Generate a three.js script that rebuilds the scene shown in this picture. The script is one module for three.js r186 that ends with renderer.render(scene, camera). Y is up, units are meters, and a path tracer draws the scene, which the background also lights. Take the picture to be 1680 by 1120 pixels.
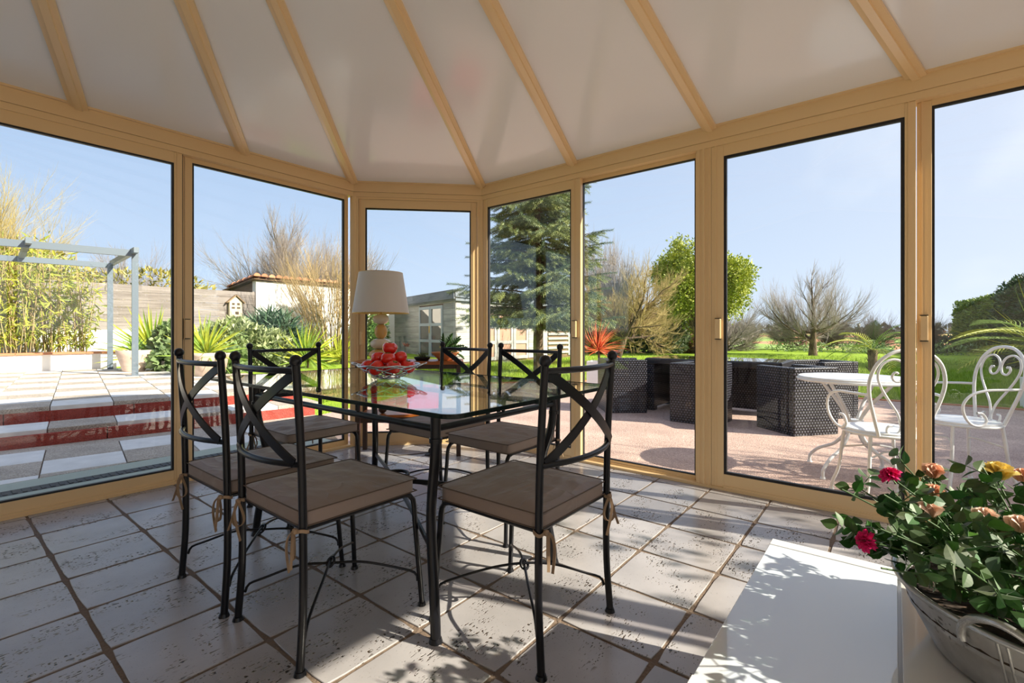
import * as THREE from 'three';
import { mergeGeometries, toCreasedNormals } from 'three/addons/utils/BufferGeometryUtils.js';
import { RoundedBoxGeometry } from 'three/addons/geometries/RoundedBoxGeometry.js';

// ------------------------------------------------------------------ camera, sky, sun, exposure
const scene = new THREE.Scene();
const EYE = 1.02, FOCAL = 784, YAW = 51.34 * Math.PI / 180;
const camera = new THREE.PerspectiveCamera(2 * Math.atan(560 / FOCAL) * 180 / Math.PI, 1680 / 1120, 0.05, 900);
camera.position.set(0, EYE, 0);
camera.lookAt(Math.sin(YAW), EYE, -Math.cos(YAW));
camera.setViewOffset(1680, 1120, 0, 17, 1680, 1120);        // shift lens: verticals stay vertical
scene.add(camera);
const renderer = new THREE.WebGLRenderer({ antialias: true });
renderer.toneMapping = THREE.LinearToneMapping;
renderer.toneMappingExposure = 1.0;
renderer.shadowMap.enabled = true;
renderer.shadowMap.type = THREE.PCFSoftShadowMap;

const SUN_DIR = new THREE.Vector3(0.30 * 0.857, 0.515, 0.954 * 0.857).normalize();
const SUN_POWER = 12.5, SKY_POWER = 1.30;
function mulberry(a) { return () => { a |= 0; a = a + 0x6D2B79F5 | 0; let t = Math.imul(a ^ a >>> 15, 1 | a); t = t + Math.imul(t ^ t >>> 7, 61 | t) ^ t; return ((t ^ t >>> 14) >>> 0) / 4294967296; }; }
const hash2 = (x, y, s) => { let n = Math.imul(x, 374761393) + Math.imul(y, 668265263) + Math.imul(s, 974634541) | 0; n = Math.imul(n ^ n >>> 13, 1274126177); return ((n ^ n >>> 16) >>> 0) / 4294967296; };
// value noise that repeats every p cells
function vnoise(x, y, p, s) {
  const xi = Math.floor(x), yi = Math.floor(y), fx = x - xi, fy = y - yi, u = fx * fx * (3 - 2 * fx), v = fy * fy * (3 - 2 * fy), m = (n) => ((n % p) + p) % p;
  const a = hash2(m(xi), m(yi), s), b = hash2(m(xi + 1), m(yi), s), c = hash2(m(xi), m(yi + 1), s), d = hash2(m(xi + 1), m(yi + 1), s);
  return a + (b - a) * u + (c - a) * v + (a - b - c + d) * u * v;
}
function fbm(x, y, p, s, o = 4) { let f = 0, a = 0.5, t = 0; for (let i = 0; i < o; i++) { f += a * vnoise(x, y, p, s + i * 17); t += a; x *= 2; y *= 2; p *= 2; a *= 0.5; } return f / t; }
const mixn = (a, b, t) => a + (b - a) * t, clamp = (x, a = 0, b = 1) => Math.min(b, Math.max(a, x)), smooth = (a, b, x) => { const t = clamp((x - a) / (b - a)); return t * t * (3 - 2 * t); };

{ // clear spring sky, hazier towards the horizon and towards the sun, a little thin cirrus
  const W = 1024, H = 512, data = new Float32Array(W * H * 4);
  for (let j = 0; j < H; j++) for (let i = 0; i < W; i++) {
    const el = ((j + 0.5) / H - 0.5) * Math.PI, az = ((i + 0.5) / W - 0.5) * 2 * Math.PI;
    const d = [Math.cos(el) * Math.cos(az), Math.sin(el), Math.cos(el) * Math.sin(az)];
    const cs = d[0] * SUN_DIR.x + d[1] * SUN_DIR.y + d[2] * SUN_DIR.z, e = Math.max(0, d[1]);
    const k = 1 - Math.pow(e, 0.62), haze = Math.pow(1 - e, 7);
    let r = mixn(0.14, 0.60, k), g = mixn(0.28, 0.74, k), b = mixn(0.58, 0.93, k);
    const glow = 0.85 * Math.pow(clamp((cs + 1) / 2), 2.7) + 0.14 * haze;
    r = mixn(r, 0.88, clamp(glow * 1.1)); g = mixn(g, 0.90, glow); b = mixn(b, 0.97, glow);
    const cx = d[0] / (d[1] + 0.16), cz = d[2] / (d[1] + 0.16);
    const c = smooth(0.5, 0.85, fbm(cx * 0.9 + 40 + cz * 0.3, cz * 2.6 + 40, 256, 5, 5)) * 0.34 * smooth(-0.6, 0.4, cs) * smooth(0.0, 0.12, e);
    r = mixn(r, 0.93, c); g = mixn(g, 0.94, c); b = mixn(b, 0.97, c);
    if (d[1] < 0) { const t = smooth(0, -0.05, d[1]); r = mixn(r, 0.16, t); g = mixn(g, 0.18, t); b = mixn(b, 0.10, t); }
    const o = (j * W + i) * 4; data[o] = r * SKY_POWER; data[o + 1] = g * SKY_POWER; data[o + 2] = b * SKY_POWER; data[o + 3] = 1;
  }
  const t = new THREE.DataTexture(data, W, H, THREE.RGBAFormat, THREE.FloatType);
  t.mapping = THREE.EquirectangularReflectionMapping; t.magFilter = THREE.LinearFilter; t.minFilter = THREE.LinearFilter; t.wrapS = THREE.RepeatWrapping; t.needsUpdate = true;
  scene.background = t;
}
const sun = new THREE.DirectionalLight(new THREE.Color().setRGB(1.0, 0.90, 0.76), SUN_POWER);
sun.name = 'sun';
sun.position.copy(SUN_DIR).multiplyScalar(60).add(new THREE.Vector3(6, 0, -3));
sun.target.position.set(6, 0, -3);
sun.castShadow = true; sun.shadow.mapSize.set(4096, 4096);
Object.assign(sun.shadow.camera, { left: -26, right: 26, top: 22, bottom: -22, near: 1, far: 140 });
scene.add(sun, sun.target);

// ------------------------------------------------------------------ helpers
const V3 = (x, y, z) => new THREE.Vector3(x, y, z);
const lin = (r, g, b) => new THREE.Color().setRGB(r, g, b);
const taken = new Map();
function numbered(n) { const k = taken.get(n) ?? 0; taken.set(n, k + 1); return k ? n + '_' + String(k).padStart(3, '0') : n; }
function tag(o, label, category, group, kind) { o.userData.label = label; o.userData.category = category; if (group) o.userData.group = group; if (kind) o.userData.kind = kind; return o; }
function thing(name, label, category, pos = [0, 0, 0], turn = 0, group, kind) {
  const o = new THREE.Group(); o.name = numbered(name); o.position.set(...pos); o.rotation.y = turn; scene.add(o);
  return tag(o, label, category, group, kind);
}
function copy(src, label, pos, turn, group) {
  const c = src.clone(); c.name = numbered(src.name.replace(/_\d{3}$/, '')); c.userData = { ...src.userData, label }; if (group) c.userData.group = group;
  c.position.set(...pos); c.rotation.y = turn; scene.add(c); return c;
}
function part(parent, name, geo, mat, label) {
  const m = new THREE.Mesh(Array.isArray(geo) ? merge(geo) : geo, mat); m.name = name; m.castShadow = m.receiveShadow = true;
  if (label) m.userData.label = label;
  parent.add(m); return m;
}
function merge(list) {
  const flat = list.flat(3).map((g) => { let k = g.index ? g.toNonIndexed() : g; for (const a of Object.keys(k.attributes)) if (!['position', 'normal', 'uv'].includes(a)) k.deleteAttribute(a); if (!k.attributes.uv) k.setAttribute('uv', new THREE.BufferAttribute(new Float32Array(k.attributes.position.count * 2), 2)); k.morphAttributes = {}; return k; });
  return flat.length === 1 ? flat[0] : mergeGeometries(flat, false);
}
const box = (w, h, d, x = 0, y = 0, z = 0) => new THREE.BoxGeometry(w, h, d).translate(x, y, z);
const span = (x0, x1, y0, y1, z0, z1) => box(x1 - x0, y1 - y0, z1 - z0, (x0 + x1) / 2, (y0 + y1) / 2, (z0 + z1) / 2);
const rbox = (w, h, d, r = 0.005, x = 0, y = 0, z = 0, s = 2) => new RoundedBoxGeometry(w, h, d, s, r).translate(x, y, z);
const cyl = (r0, r1, h, n = 16, x = 0, y = 0, z = 0) => new THREE.CylinderGeometry(r1, r0, h, n).translate(x, y + h / 2, z);
const ball = (r, x = 0, y = 0, z = 0, n = 14) => new THREE.SphereGeometry(r, n, Math.max(6, n * 0.7 | 0)).translate(x, y, z);
const lathe = (pts, n = 28) => new THREE.LatheGeometry(pts.map((p) => new THREE.Vector2(p[0], p[1])), n);
const curve = (pts, closed = false, tension = 0.5) => new THREE.CatmullRomCurve3(pts.map((p) => V3(...p)), closed, 'catmullrom', tension);
const tube = (pts, r, n = 24, k = 8, closed = false) => new THREE.TubeGeometry(pts.isCurve || pts.getPoint ? pts : curve(pts, closed), n, r, k, closed);
function rod(a, b, r0, r1 = r0, n = 8) {
  const A = V3(...a), B = V3(...b), d = B.clone().sub(A), L = d.length();
  return new THREE.CylinderGeometry(r1, r0, L, n).translate(0, L / 2, 0).applyQuaternion(new THREE.Quaternion().setFromUnitVectors(V3(0, 1, 0), d.normalize())).translate(A.x, A.y, A.z);
}
// a flat bar swept along a curve: w across 'side', t thick
function ribbon(fn, n, w, t, side) {
  const pos = [], idx = [], uv = [];
  for (let i = 0; i <= n; i++) {
    const s = i / n, p = fn(s), q = fn(Math.min(1, s + 0.01)), q0 = fn(Math.max(0, s - 0.01)), tan = V3(q[0] - q0[0], q[1] - q0[1], q[2] - q0[2]).normalize();
    const sd = (typeof side === 'function' ? V3(...side(s)) : V3(...side)); sd.addScaledVector(tan, -sd.dot(tan)).normalize();
    const nn = tan.clone().cross(sd).normalize(), W = typeof w === 'function' ? w(s) : w;
    for (const [a, b] of [[-1, -1], [1, -1], [1, 1], [-1, 1]]) { pos.push(p[0] + sd.x * a * W / 2 + nn.x * b * t / 2, p[1] + sd.y * a * W / 2 + nn.y * b * t / 2, p[2] + sd.z * a * W / 2 + nn.z * b * t / 2); uv.push(a * 0.5 + 0.5, s); }
  }
  for (let i = 0; i < n; i++) for (let k = 0; k < 4; k++) { const a = i * 4 + k, b = i * 4 + (k + 1) % 4; idx.push(a, a + 4, b, b, a + 4, b + 4); }
  idx.push(0, 1, 2, 0, 2, 3); const e = n * 4; idx.push(e, e + 2, e + 1, e, e + 3, e + 2);
  const g = new THREE.BufferGeometry(); g.setAttribute('position', new THREE.Float32BufferAttribute(pos, 3)); g.setAttribute('uv', new THREE.Float32BufferAttribute(uv, 2)); g.setIndex(idx);
  const f = g.toNonIndexed(); f.computeVertexNormals(); return toCreasedNormals(f, 0.7);
}
function extrude(poly, depth, bevel = 0, holes = []) {   // poly in xy, depth along z
  const s = new THREE.Shape(poly.map((p) => new THREE.Vector2(...p))); for (const h of holes) s.holes.push(new THREE.Path(h.map((p) => new THREE.Vector2(...p))));
  return new THREE.ExtrudeGeometry(s, { depth, bevelEnabled: bevel > 0, bevelSize: bevel, bevelThickness: bevel, bevelOffset: -bevel, bevelSegments: 1, steps: 1 });
}
const slab = (poly, y0, y1, bevel = 0) => extrude(poly.map(([x, z]) => [x, -z]), y1 - y0, bevel).rotateX(-Math.PI / 2).translate(0, y0, 0);  // poly in xz
function metric(g, s = 1, ou = 0, ov = 0) { // uv in metres, by the way a face points
  const k = g.index ? g.toNonIndexed() : g, p = k.attributes.position, n = k.attributes.normal, uv = new Float32Array(p.count * 2);
  for (let i = 0; i < p.count; i++) {
    const a = Math.abs(n.getX(i)), b = Math.abs(n.getY(i)), c = Math.abs(n.getZ(i)); let u, v;
    if (b >= a && b >= c) { u = p.getX(i); v = -p.getZ(i); } else if (a >= c) { u = -p.getZ(i); v = p.getY(i); } else { u = p.getX(i); v = p.getY(i); }
    uv[i * 2] = u * s + ou; uv[i * 2 + 1] = v * s + ov;
  }
  k.setAttribute('uv', new THREE.BufferAttribute(uv, 2)); return k;
}
function instanced(parent, name, geo, mat, mats, cols) {
  const m = new THREE.InstancedMesh(geo, mat, mats.length); m.name = name; m.userData.kind = 'stuff'; m.castShadow = m.receiveShadow = true;
  mats.forEach((q, i) => m.setMatrixAt(i, q)); if (cols) cols.forEach((c, i) => m.setColorAt(i, c));
  parent.add(m); return m;
}
const M4 = (p, q, s) => new THREE.Matrix4().compose(p, q, typeof s === 'number' ? V3(s, s, s) : s);
const Q = (dir, roll = 0) => new THREE.Quaternion().setFromUnitVectors(V3(0, 1, 0), dir.clone().normalize()).multiply(new THREE.Quaternion().setFromAxisAngle(V3(0, 1, 0), roll));

// ------------------------------------------------------------------ textures and materials
function tex(n, fn, { srgb = true, m = 1, h = n } = {}) {   // fn(u, v) -> [r, g, b] 0..1; m = metres covered
  const d = new Uint8Array(n * h * 4);
  for (let j = 0; j < h; j++) for (let i = 0; i < n; i++) { const c = fn((i + 0.5) / n, (j + 0.5) / h), o = (j * n + i) * 4; d[o] = clamp(c[0]) * 255; d[o + 1] = clamp(c[1]) * 255; d[o + 2] = clamp(c[2]) * 255; d[o + 3] = 255; }
  const t = new THREE.DataTexture(d, n, h, THREE.RGBAFormat); t.wrapS = t.wrapT = THREE.RepeatWrapping; t.magFilter = THREE.LinearFilter; t.minFilter = THREE.LinearMipmapLinearFilter; t.generateMipmaps = true;
  if (srgb) t.colorSpace = THREE.SRGBColorSpace; t.repeat.set(1 / m, 1 / m); t.needsUpdate = true; return t;
}
const grey = (f) => (u, v) => { const g = f(u, v); return [g, g, g]; };
const std = (color, roughness = 0.6, o = {}) => new THREE.MeshStandardMaterial({ color, roughness, ...o });
const phys = (color, roughness = 0.6, o = {}) => new THREE.MeshPhysicalMaterial({ color, roughness, ...o });
const M = {};
M.frame = phys(lin(0.85, 0.61, 0.32), 0.30, { clearcoat: 0.25, clearcoatRoughness: 0.2 });
M.gasket = std(lin(0.012, 0.012, 0.014), 0.5);
M.glass = phys(lin(0.97, 0.985, 0.975), 0.0, { transmission: 1, thickness: 0, ior: 1.45 });
M.iron = phys(lin(0.006, 0.006, 0.008), 0.30, { specularIntensity: 0.7 });
M.ceiling = phys(lin(0.86, 0.855, 0.84), 0.13, { ior: 1.45 });
M.wallpaint = std(lin(0.42, 0.38, 0.33), 0.8);
M.white = phys(lin(0.70, 0.70, 0.69), 0.22, { clearcoat: 0.6, clearcoatRoughness: 0.06 });
M.whiteIron = phys(lin(0.70, 0.72, 0.74), 0.35, { clearcoat: 0.3 });
{
  const pits = (u, v) => { // travertine pits, long along u, in drifts
    const wv = v + 0.012 * (fbm(u * 20, v * 20, 20, 7, 3) - 0.5), wu = u + 0.01 * (fbm(u * 24, v * 24, 24, 47, 2) - 0.5);
    const drift = smooth(0.50, 0.66, fbm(u * 5, v * 9, 5, 71, 3)), a = vnoise(wu * 84, wv * 250, 1024, 9), b = vnoise(wu * 150, wv * 330, 1024, 23);
    return Math.max(smooth(0.80, 0.90, a) * drift, smooth(0.90, 0.96, b) * (0.15 + 0.85 * drift)) * smooth(0.01, 0.03, Math.min(u, 1 - u, v, 1 - v));
  };
  const P = (u, v) => pits(u, Math.floor(v * 1024) / 1024);
  M.tile = phys(0xffffff, 0.27, { map: tex(1024, (u, v) => { const n = fbm(u * 6, v * 6, 6, 3, 5), k = pits(u, v); const w = 0.575 + 0.13 * n; return [mixn(w * 0.99, 0.22, k), mixn(w * 0.965, 0.18, k), mixn(w * 0.965, 0.14, k)]; }, { m: 1.035 }),
    bumpMap: tex(1024, grey((u, v) => 0.75 + 0.1 * fbm(u * 12, v * 12, 12, 31, 3) - 0.7 * pits(u, v)), { srgb: false, m: 1.035 }), bumpScale: 0.003,
    roughnessMap: tex(512, grey((u, v) => 0.75 + 0.35 * fbm(u * 8, v * 8, 8, 55, 4)), { srgb: false, m: 1.035 }) });
  M.grout = std(lin(0.17, 0.12, 0.085), 0.95, { bumpMap: tex(256, grey((u, v) => fbm(u * 60, v * 60, 60, 8, 3)), { srgb: false, m: 0.5 }), bumpScale: 0.004 });
  M.cushion = phys(lin(0.25, 0.185, 0.15), 0.5, { sheen: 0.4, sheenRoughness: 0.5, sheenColor: lin(0.5, 0.47, 0.45), bumpMap: tex(512, grey((u, v) => 0.6 * Math.pow(1 - Math.abs(2 * fbm(u * 3 + 0.8 * fbm(u * 2, v * 2, 2, 5, 2), v * 9, 64, 6, 3) - 1), 3) + 0.35 * fbm(u * 9, v * 9, 9, 12, 3) + 0.02 * Math.sin(u * 1608) * Math.sin(v * 1608)), { srgb: false, m: 0.47 }), bumpScale: 0.005 });
  M.piping = std(lin(0.10, 0.065, 0.045), 0.7);
  M.tie = std(lin(0.30, 0.20, 0.12), 0.75);
  const wood = (c0, c1, n, m, s) => tex(512, (u, v) => { const k = fbm(u * 2 + 0.6 * fbm(u * 3, v * 3, 3, s, 3), v * n, Math.max(2, n), s + 3, 5), g = vnoise(u * 6, v * n * 8, 512, s + 9); const t = clamp(0.75 * k + 0.3 * g); return [mixn(c0[0], c1[0], t), mixn(c0[1], c1[1], t), mixn(c0[2], c1[2], t)]; }, { m });
  M.shedWood = std(0xffffff, 0.85, { map: wood([0.50, 0.50, 0.50], [0.80, 0.79, 0.77], 14, 2.2, 12), bumpMap: tex(256, grey((u, v) => fbm(u * 3, v * 40, 40, 4, 3)), { srgb: false, m: 1.4 }), bumpScale: 0.006 });
  M.shedFascia = std(0xffffff, 0.85, { map: wood([0.34, 0.37, 0.41], [0.56, 0.59, 0.62], 10, 1.5, 40) });
  M.fence = std(0xffffff, 0.9, { map: wood([0.38, 0.35, 0.33], [0.66, 0.63, 0.61], 16, 2.0, 77), bumpMap: tex(256, grey((u, v) => fbm(u * 3, v * 36, 36, 14, 3)), { srgb: false, m: 1.4 }), bumpScale: 0.006 });
  M.orangeWood = phys(0xffffff, 0.35, { map: wood([0.52, 0.26, 0.08], [0.78, 0.46, 0.18], 12, 0.8, 31) });
  M.brownWood = phys(lin(0.06, 0.032, 0.02), 0.4);
  M.barn = std(0xffffff, 0.9, { map: wood([0.34, 0.26, 0.2], [0.58, 0.47, 0.38], 12, 1.6, 61) });
  const gravel = (a, b, s, m) => { const f = (u, v) => [vnoise(u * 230, v * 230, 230, s), vnoise(u * 120, v * 120, 120, s + 1), fbm(u * 4, v * 4, 4, s + 2, 4)];
    return { map: tex(512, (u, v) => { const [x, y, z] = f(u, v), t = clamp(0.55 * x + 0.25 * y + 0.35 * z - 0.08); return [mixn(a[0], b[0], t), mixn(a[1], b[1], t), mixn(a[2], b[2], t)]; }, { m }), bumpMap: tex(512, grey((u, v) => f(u, v)[0]), { srgb: false, m }), bumpScale: 0.004 }; };
  M.patio = std(0xffffff, 0.9, gravel([0.50, 0.41, 0.375], [0.92, 0.80, 0.735], 21, 1.1));
  M.pebble = std(0xffffff, 0.9, gravel([0.46, 0.42, 0.38], [0.92, 0.87, 0.80], 51, 1.0));
  M.redConcrete = std(0xffffff, 0.9, gravel([0.46, 0.16, 0.13], [0.72, 0.32, 0.26], 83, 1.2));
  M.slab = std(0xffffff, 0.85, { map: tex(256, (u, v) => { const n = fbm(u * 8, v * 8, 8, 6, 5); return [0.80 + 0.1 * n, 0.79 + 0.1 * n, 0.77 + 0.1 * n]; }, { m: 0.8 }) });
  M.render = std(0xffffff, 0.95, { map: tex(256, (u, v) => { const n = fbm(u * 6, v * 6, 6, 16, 5); return [0.90 + 0.08 * n, 0.88 + 0.08 * n, 0.85 + 0.08 * n]; }, { m: 3 }) });
  M.lawn = std(0xffffff, 0.95, { map: tex(512, (u, v) => { const n = fbm(u * 9, v * 9, 9, 2, 5), k = vnoise(u * 200, v * 200, 200, 4), t = clamp(0.7 * n + 0.4 * k); return [mixn(0.42, 0.66, t), mixn(0.56, 0.76, t), mixn(0.05, 0.14, t)]; }, { m: 5 }), bumpMap: tex(256, grey((u, v) => vnoise(u * 120, v * 120, 120, 14)), { srgb: false, m: 1.5 }), bumpScale: 0.02 });
  M.field = std(0xffffff, 0.95, { map: tex(512, (u, v) => { const n = fbm(u * 3, v * 8, 3, 2, 4), t = smooth(0.42, 0.56, n); return [mixn(0.55, 0.80, t), mixn(0.66, 0.55, t), mixn(0.30, 0.40, t)]; }, { m: 60 }) });
  M.soil = std(0xffffff, 1, { map: tex(256, (u, v) => { const n = fbm(u * 20, v * 20, 20, 2, 4); return [0.10 + 0.2 * n, 0.07 + 0.15 * n, 0.05 + 0.11 * n]; }, { m: 0.4 }), bumpMap: tex(256, grey((u, v) => fbm(u * 20, v * 20, 20, 3, 3)), { srgb: false, m: 0.3 }), bumpScale: 0.01 });
  const weave = (u, v) => { const i = Math.floor(v * 10), x = u * 8 + (i % 2) * 0.5, fx = x - Math.floor(x), fy = v * 10 - i; const a = Math.sin(fx * Math.PI), b = Math.sin(fy * Math.PI); return smooth(0.45, 0.7, a) * smooth(0.35, 0.75, b) * (0.7 + 0.3 * a); };
  M.wicker = phys(0xffffff, 0.34, { map: tex(256, (u, v) => { const k = weave(u, v); return [mixn(0.012, 0.30, k), mixn(0.012, 0.30, k), mixn(0.022, 0.35, k)]; }, { m: 0.28 }), bumpMap: tex(256, grey(weave), { srgb: false, m: 0.28 }), bumpScale: 0.006 });
  M.wickerDark = phys(lin(0.016, 0.016, 0.02), 0.4);
  M.zinc = phys(0xffffff, 0.38, { metalness: 0.85, map: tex(512, (u, v) => { const n = fbm(u * 10, v * 10, 10, 19, 5), s = smooth(0.70, 0.8, vnoise(u * 70, v * 70, 70, 5)) * smooth(0.45, 0.6, fbm(u * 4, v * 4, 4, 91, 3)); const w = 0.62 + 0.25 * n; return [mixn(w, 0.44, s), mixn(w, 0.44, s), mixn(w, 0.43, s)]; }, { m: 0.4 }), roughnessMap: tex(256, grey((u, v) => 0.7 + 0.5 * fbm(u * 9, v * 9, 9, 41, 4)), { srgb: false, m: 0.4 }) });
  M.bark = std(0xffffff, 0.95, { map: tex(256, (u, v) => { const n = fbm(u * 9, v * 3, 3, 3, 5), t = clamp(1.5 * n - 0.25); return [mixn(0.24, 0.52, t), mixn(0.19, 0.44, t), mixn(0.15, 0.35, t)]; }, { m: 0.5 }), bumpMap: tex(256, grey((u, v) => fbm(u * 18, v * 5, 18, 3, 4)), { srgb: false, m: 0.5 }), bumpScale: 0.02 });
}
M.twigGrey = std(lin(0.34, 0.30, 0.27), 0.9); M.twigTan = std(lin(0.52, 0.38, 0.19), 0.9); M.twigYellow = std(lin(0.52, 0.42, 0.16), 0.9); M.twigOlive = std(lin(0.44, 0.34, 0.14), 0.9); M.twigDark = std(lin(0.14, 0.11, 0.09), 0.9);
const leafMat = (r, g, b, rough = 0.5, t = 0.3) => phys(lin(r, g, b), rough, { specularIntensity: 0.35, transmission: t, thickness: 0, side: THREE.DoubleSide });
M.leafWhite = phys(0xffffff, 0.55, { transmission: 0.3, thickness: 0, side: THREE.DoubleSide });
M.terracotta = std(lin(0.48, 0.20, 0.10), 0.85); M.palePot = std(lin(0.62, 0.47, 0.38), 0.85); M.planter = std(lin(0.82, 0.82, 0.82), 0.6); M.redPlanter = std(lin(0.62, 0.02, 0.05), 0.5);
M.steelBlue = phys(lin(0.13, 0.165, 0.20), 0.45, { metalness: 0.2 });
M.black = std(lin(0.012, 0.012, 0.013), 0.6); M.brass = std(lin(0.65, 0.42, 0.12), 0.35, { metalness: 0.9 });

// ------------------------------------------------------------------ the conservatory
const ZL = -3.745, ZR = 1.95, XR = 3.235, XB = -2.3, CX = 2.43, CZ0 = -2.94, CZ1 = 1.145, EAVE = 2.34;
const HUB = [-0.3, 2.95, -0.9];
let clip;
{ // floor: grout bed with square travertine-look tiles
  const outline = [[XB, ZL], [CX, ZL], [XR, CZ0], [XR, CZ1], [CX, ZR], [XB, ZR]];
  const floor = thing('floor', 'square cream stone floor tiles with brown joints inside the conservatory', 'floor', [0, 0, 0], 0, null, 'structure');
  part(floor, 'joint_bed', metric(slab(outline, -0.12, -0.0026)), M.grout);
  const P = 0.345, J = 0.011, R = mulberry(4), variants = [];
  const inside = (x, z) => x > XB && z > ZL && z < ZR && x < XR && (x - CX) - (z - ZL) < 0 + 0 * 1 && (x - CX) + (z - ZR) < 0;
  clip = (poly, nx, nz, c) => { const out = []; for (let i = 0; i < poly.length; i++) { const a = poly[i], b = poly[(i + 1) % poly.length], da = a[0] * nx + a[1] * nz - c, db = b[0] * nx + b[1] * nz - c; if (da <= 0) out.push(a); if (da * db < 0) { const t = da / (da - db); out.push([a[0] + (b[0] - a[0]) * t, a[1] + (b[1] - a[1]) * t]); } } return out; };
  const S = Math.SQRT1_2, planes = [[-1, 0, -XB - 0.004], [1, 0, XR - 0.004], [0, -1, -ZL - 0.004], [0, 1, ZR - 0.004], [S, -S, (CX - ZL) * S - 0.004], [S, S, (CX + ZR) * S - 0.004]];
  for (let k = 0; k < 6; k++) { // slightly uneven tumbled outlines
    const h = (P - J) / 2, pts = [], n = 5;
    for (let s = 0; s < 4; s++) for (let i = 0; i < n; i++) { const t = -1 + 2 * i / n, e = h - (i === 0 ? 0.004 : 0) - R() * 0.0022; const c = [[t * h, -e], [e, t * h], [-t * h, e], [-e, -t * h]][s]; if (i === 0) { c[0] = Math.sign(c[0]) * e; c[1] = Math.sign(c[1]) * e; } pts.push(c); }
    variants.push(metric(slab(pts, -0.012, 0.0005 * R(), 0.0014), 1, R() * 5, R() * 5));
  }
  for (let i = -8; i < 9; i++) for (let j = -10; j < 9; j++) {
    const x0 = 0.385 + i * P, z0 = -0.58 + j * P, c = [x0 + P / 2, z0 + P / 2], h = (P - J) / 2;
    let poly = [[c[0] - h, c[1] - h], [c[0] + h, c[1] - h], [c[0] + h, c[1] + h], [c[0] - h, c[1] + h]], whole = true;
    for (const [a, b, d] of planes) { if (poly.some((p) => p[0] * a + p[1] * b > d)) { whole = false; poly = clip(poly, a, b, d); } }
    if (poly.length < 3) continue;
    let area = 0; poly.forEach((p, q) => { const r = poly[(q + 1) % poly.length]; area += p[0] * r[1] - r[0] * p[1]; }); if (Math.abs(area) < 0.002) continue;
    if (whole) { const m = part(floor, 'tile', variants[Math.floor(R() * 6)], M.tile); m.position.set(c[0], 0, c[1]); m.rotation.y = R() < 0.5 ? 0 : Math.PI; }
    else part(floor, 'tile', metric(slab(poly, -0.012, 0, 0.0012), 1, i * 0.37, j * 0.61), M.tile);
  }
}
const ridge = (x) => [Math.min(x, HUB[0]), HUB[1], HUB[2]];
const bases = [[XB, ZL], [-1.25, ZL], [-0.3, ZL], [0.605, ZL], [1.516, ZL], [CX, ZL], [XR, CZ0], [XR, -1.974], [XR, -0.935], [XR, 0.09], [XR, CZ1], [CX, ZR], [1.516, ZR], [0.605, ZR], [-0.3, ZR], [-1.25, ZR], [XB, ZR]];
{ // roof: satin white panels between ivory rafters that fan out from a hub
  const roof = thing('ceiling', 'satin white sloping ceiling panels between ivory rafters fanning out from a hub', 'ceiling', [0, 0, 0], 0, null, 'structure');
  for (let i = 0; i + 1 < bases.length; i++) {
    const a = bases[i], b = bases[i + 1], ra = ridge(a[0]), rb = ridge(b[0]), T = 0.032, lo = [[a[0], EAVE, a[1]], [b[0], EAVE, b[1]], rb, ra];
    const tri = Math.hypot(ra[0] - rb[0], ra[2] - rb[2]) < 1e-6, pos = [], f = (...q) => q.forEach((p) => pos.push(...p)), up = lo.map((p) => [p[0], p[1] + T, p[2]]);
    f(lo[0], lo[1], lo[2]); if (!tri) f(lo[0], lo[2], lo[3]);
    f(up[0], up[2], up[1]); if (!tri) f(up[0], up[3], up[2]);
    for (let k = 0; k < 4; k++) { const n = (k + 1) % 4; f(lo[k], up[k], lo[n]); f(lo[n], up[k], up[n]); }
    const g = new THREE.BufferGeometry(); g.setAttribute('position', new THREE.Float32BufferAttribute(pos, 3)); g.computeVertexNormals();
    part(roof, 'ceiling_panel', g, M.ceiling);
  }
  const prof = [[-0.042, 0], [-0.042, -0.016], [-0.018, -0.020], [-0.016, -0.030], [0.016, -0.030], [0.018, -0.020], [0.042, -0.016], [0.042, 0]];
  for (const b of bases) {
    const r = ridge(b[0]), A = V3(b[0], EAVE, b[1]), B = V3(...r), d = B.clone().sub(A), L = d.length(); d.normalize();
    const side = V3(0, 1, 0).cross(d).normalize(), up = d.clone().cross(side).normalize();
    const m = new THREE.Matrix4().makeBasis(side, up, d).setPosition(A);
    part(roof, 'rafter', extrude(prof, L).applyMatrix4(m), M.frame);
  }
  part(roof, 'ridge_cover', [span(XB, HUB[0], HUB[1] - 0.06, HUB[1] - 0.005, HUB[2] - 0.07, HUB[2] + 0.07), cyl(0.16, 0.16, 0.07, 20, HUB[0], HUB[1] - 0.085, HUB[2])], M.frame);
}
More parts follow.
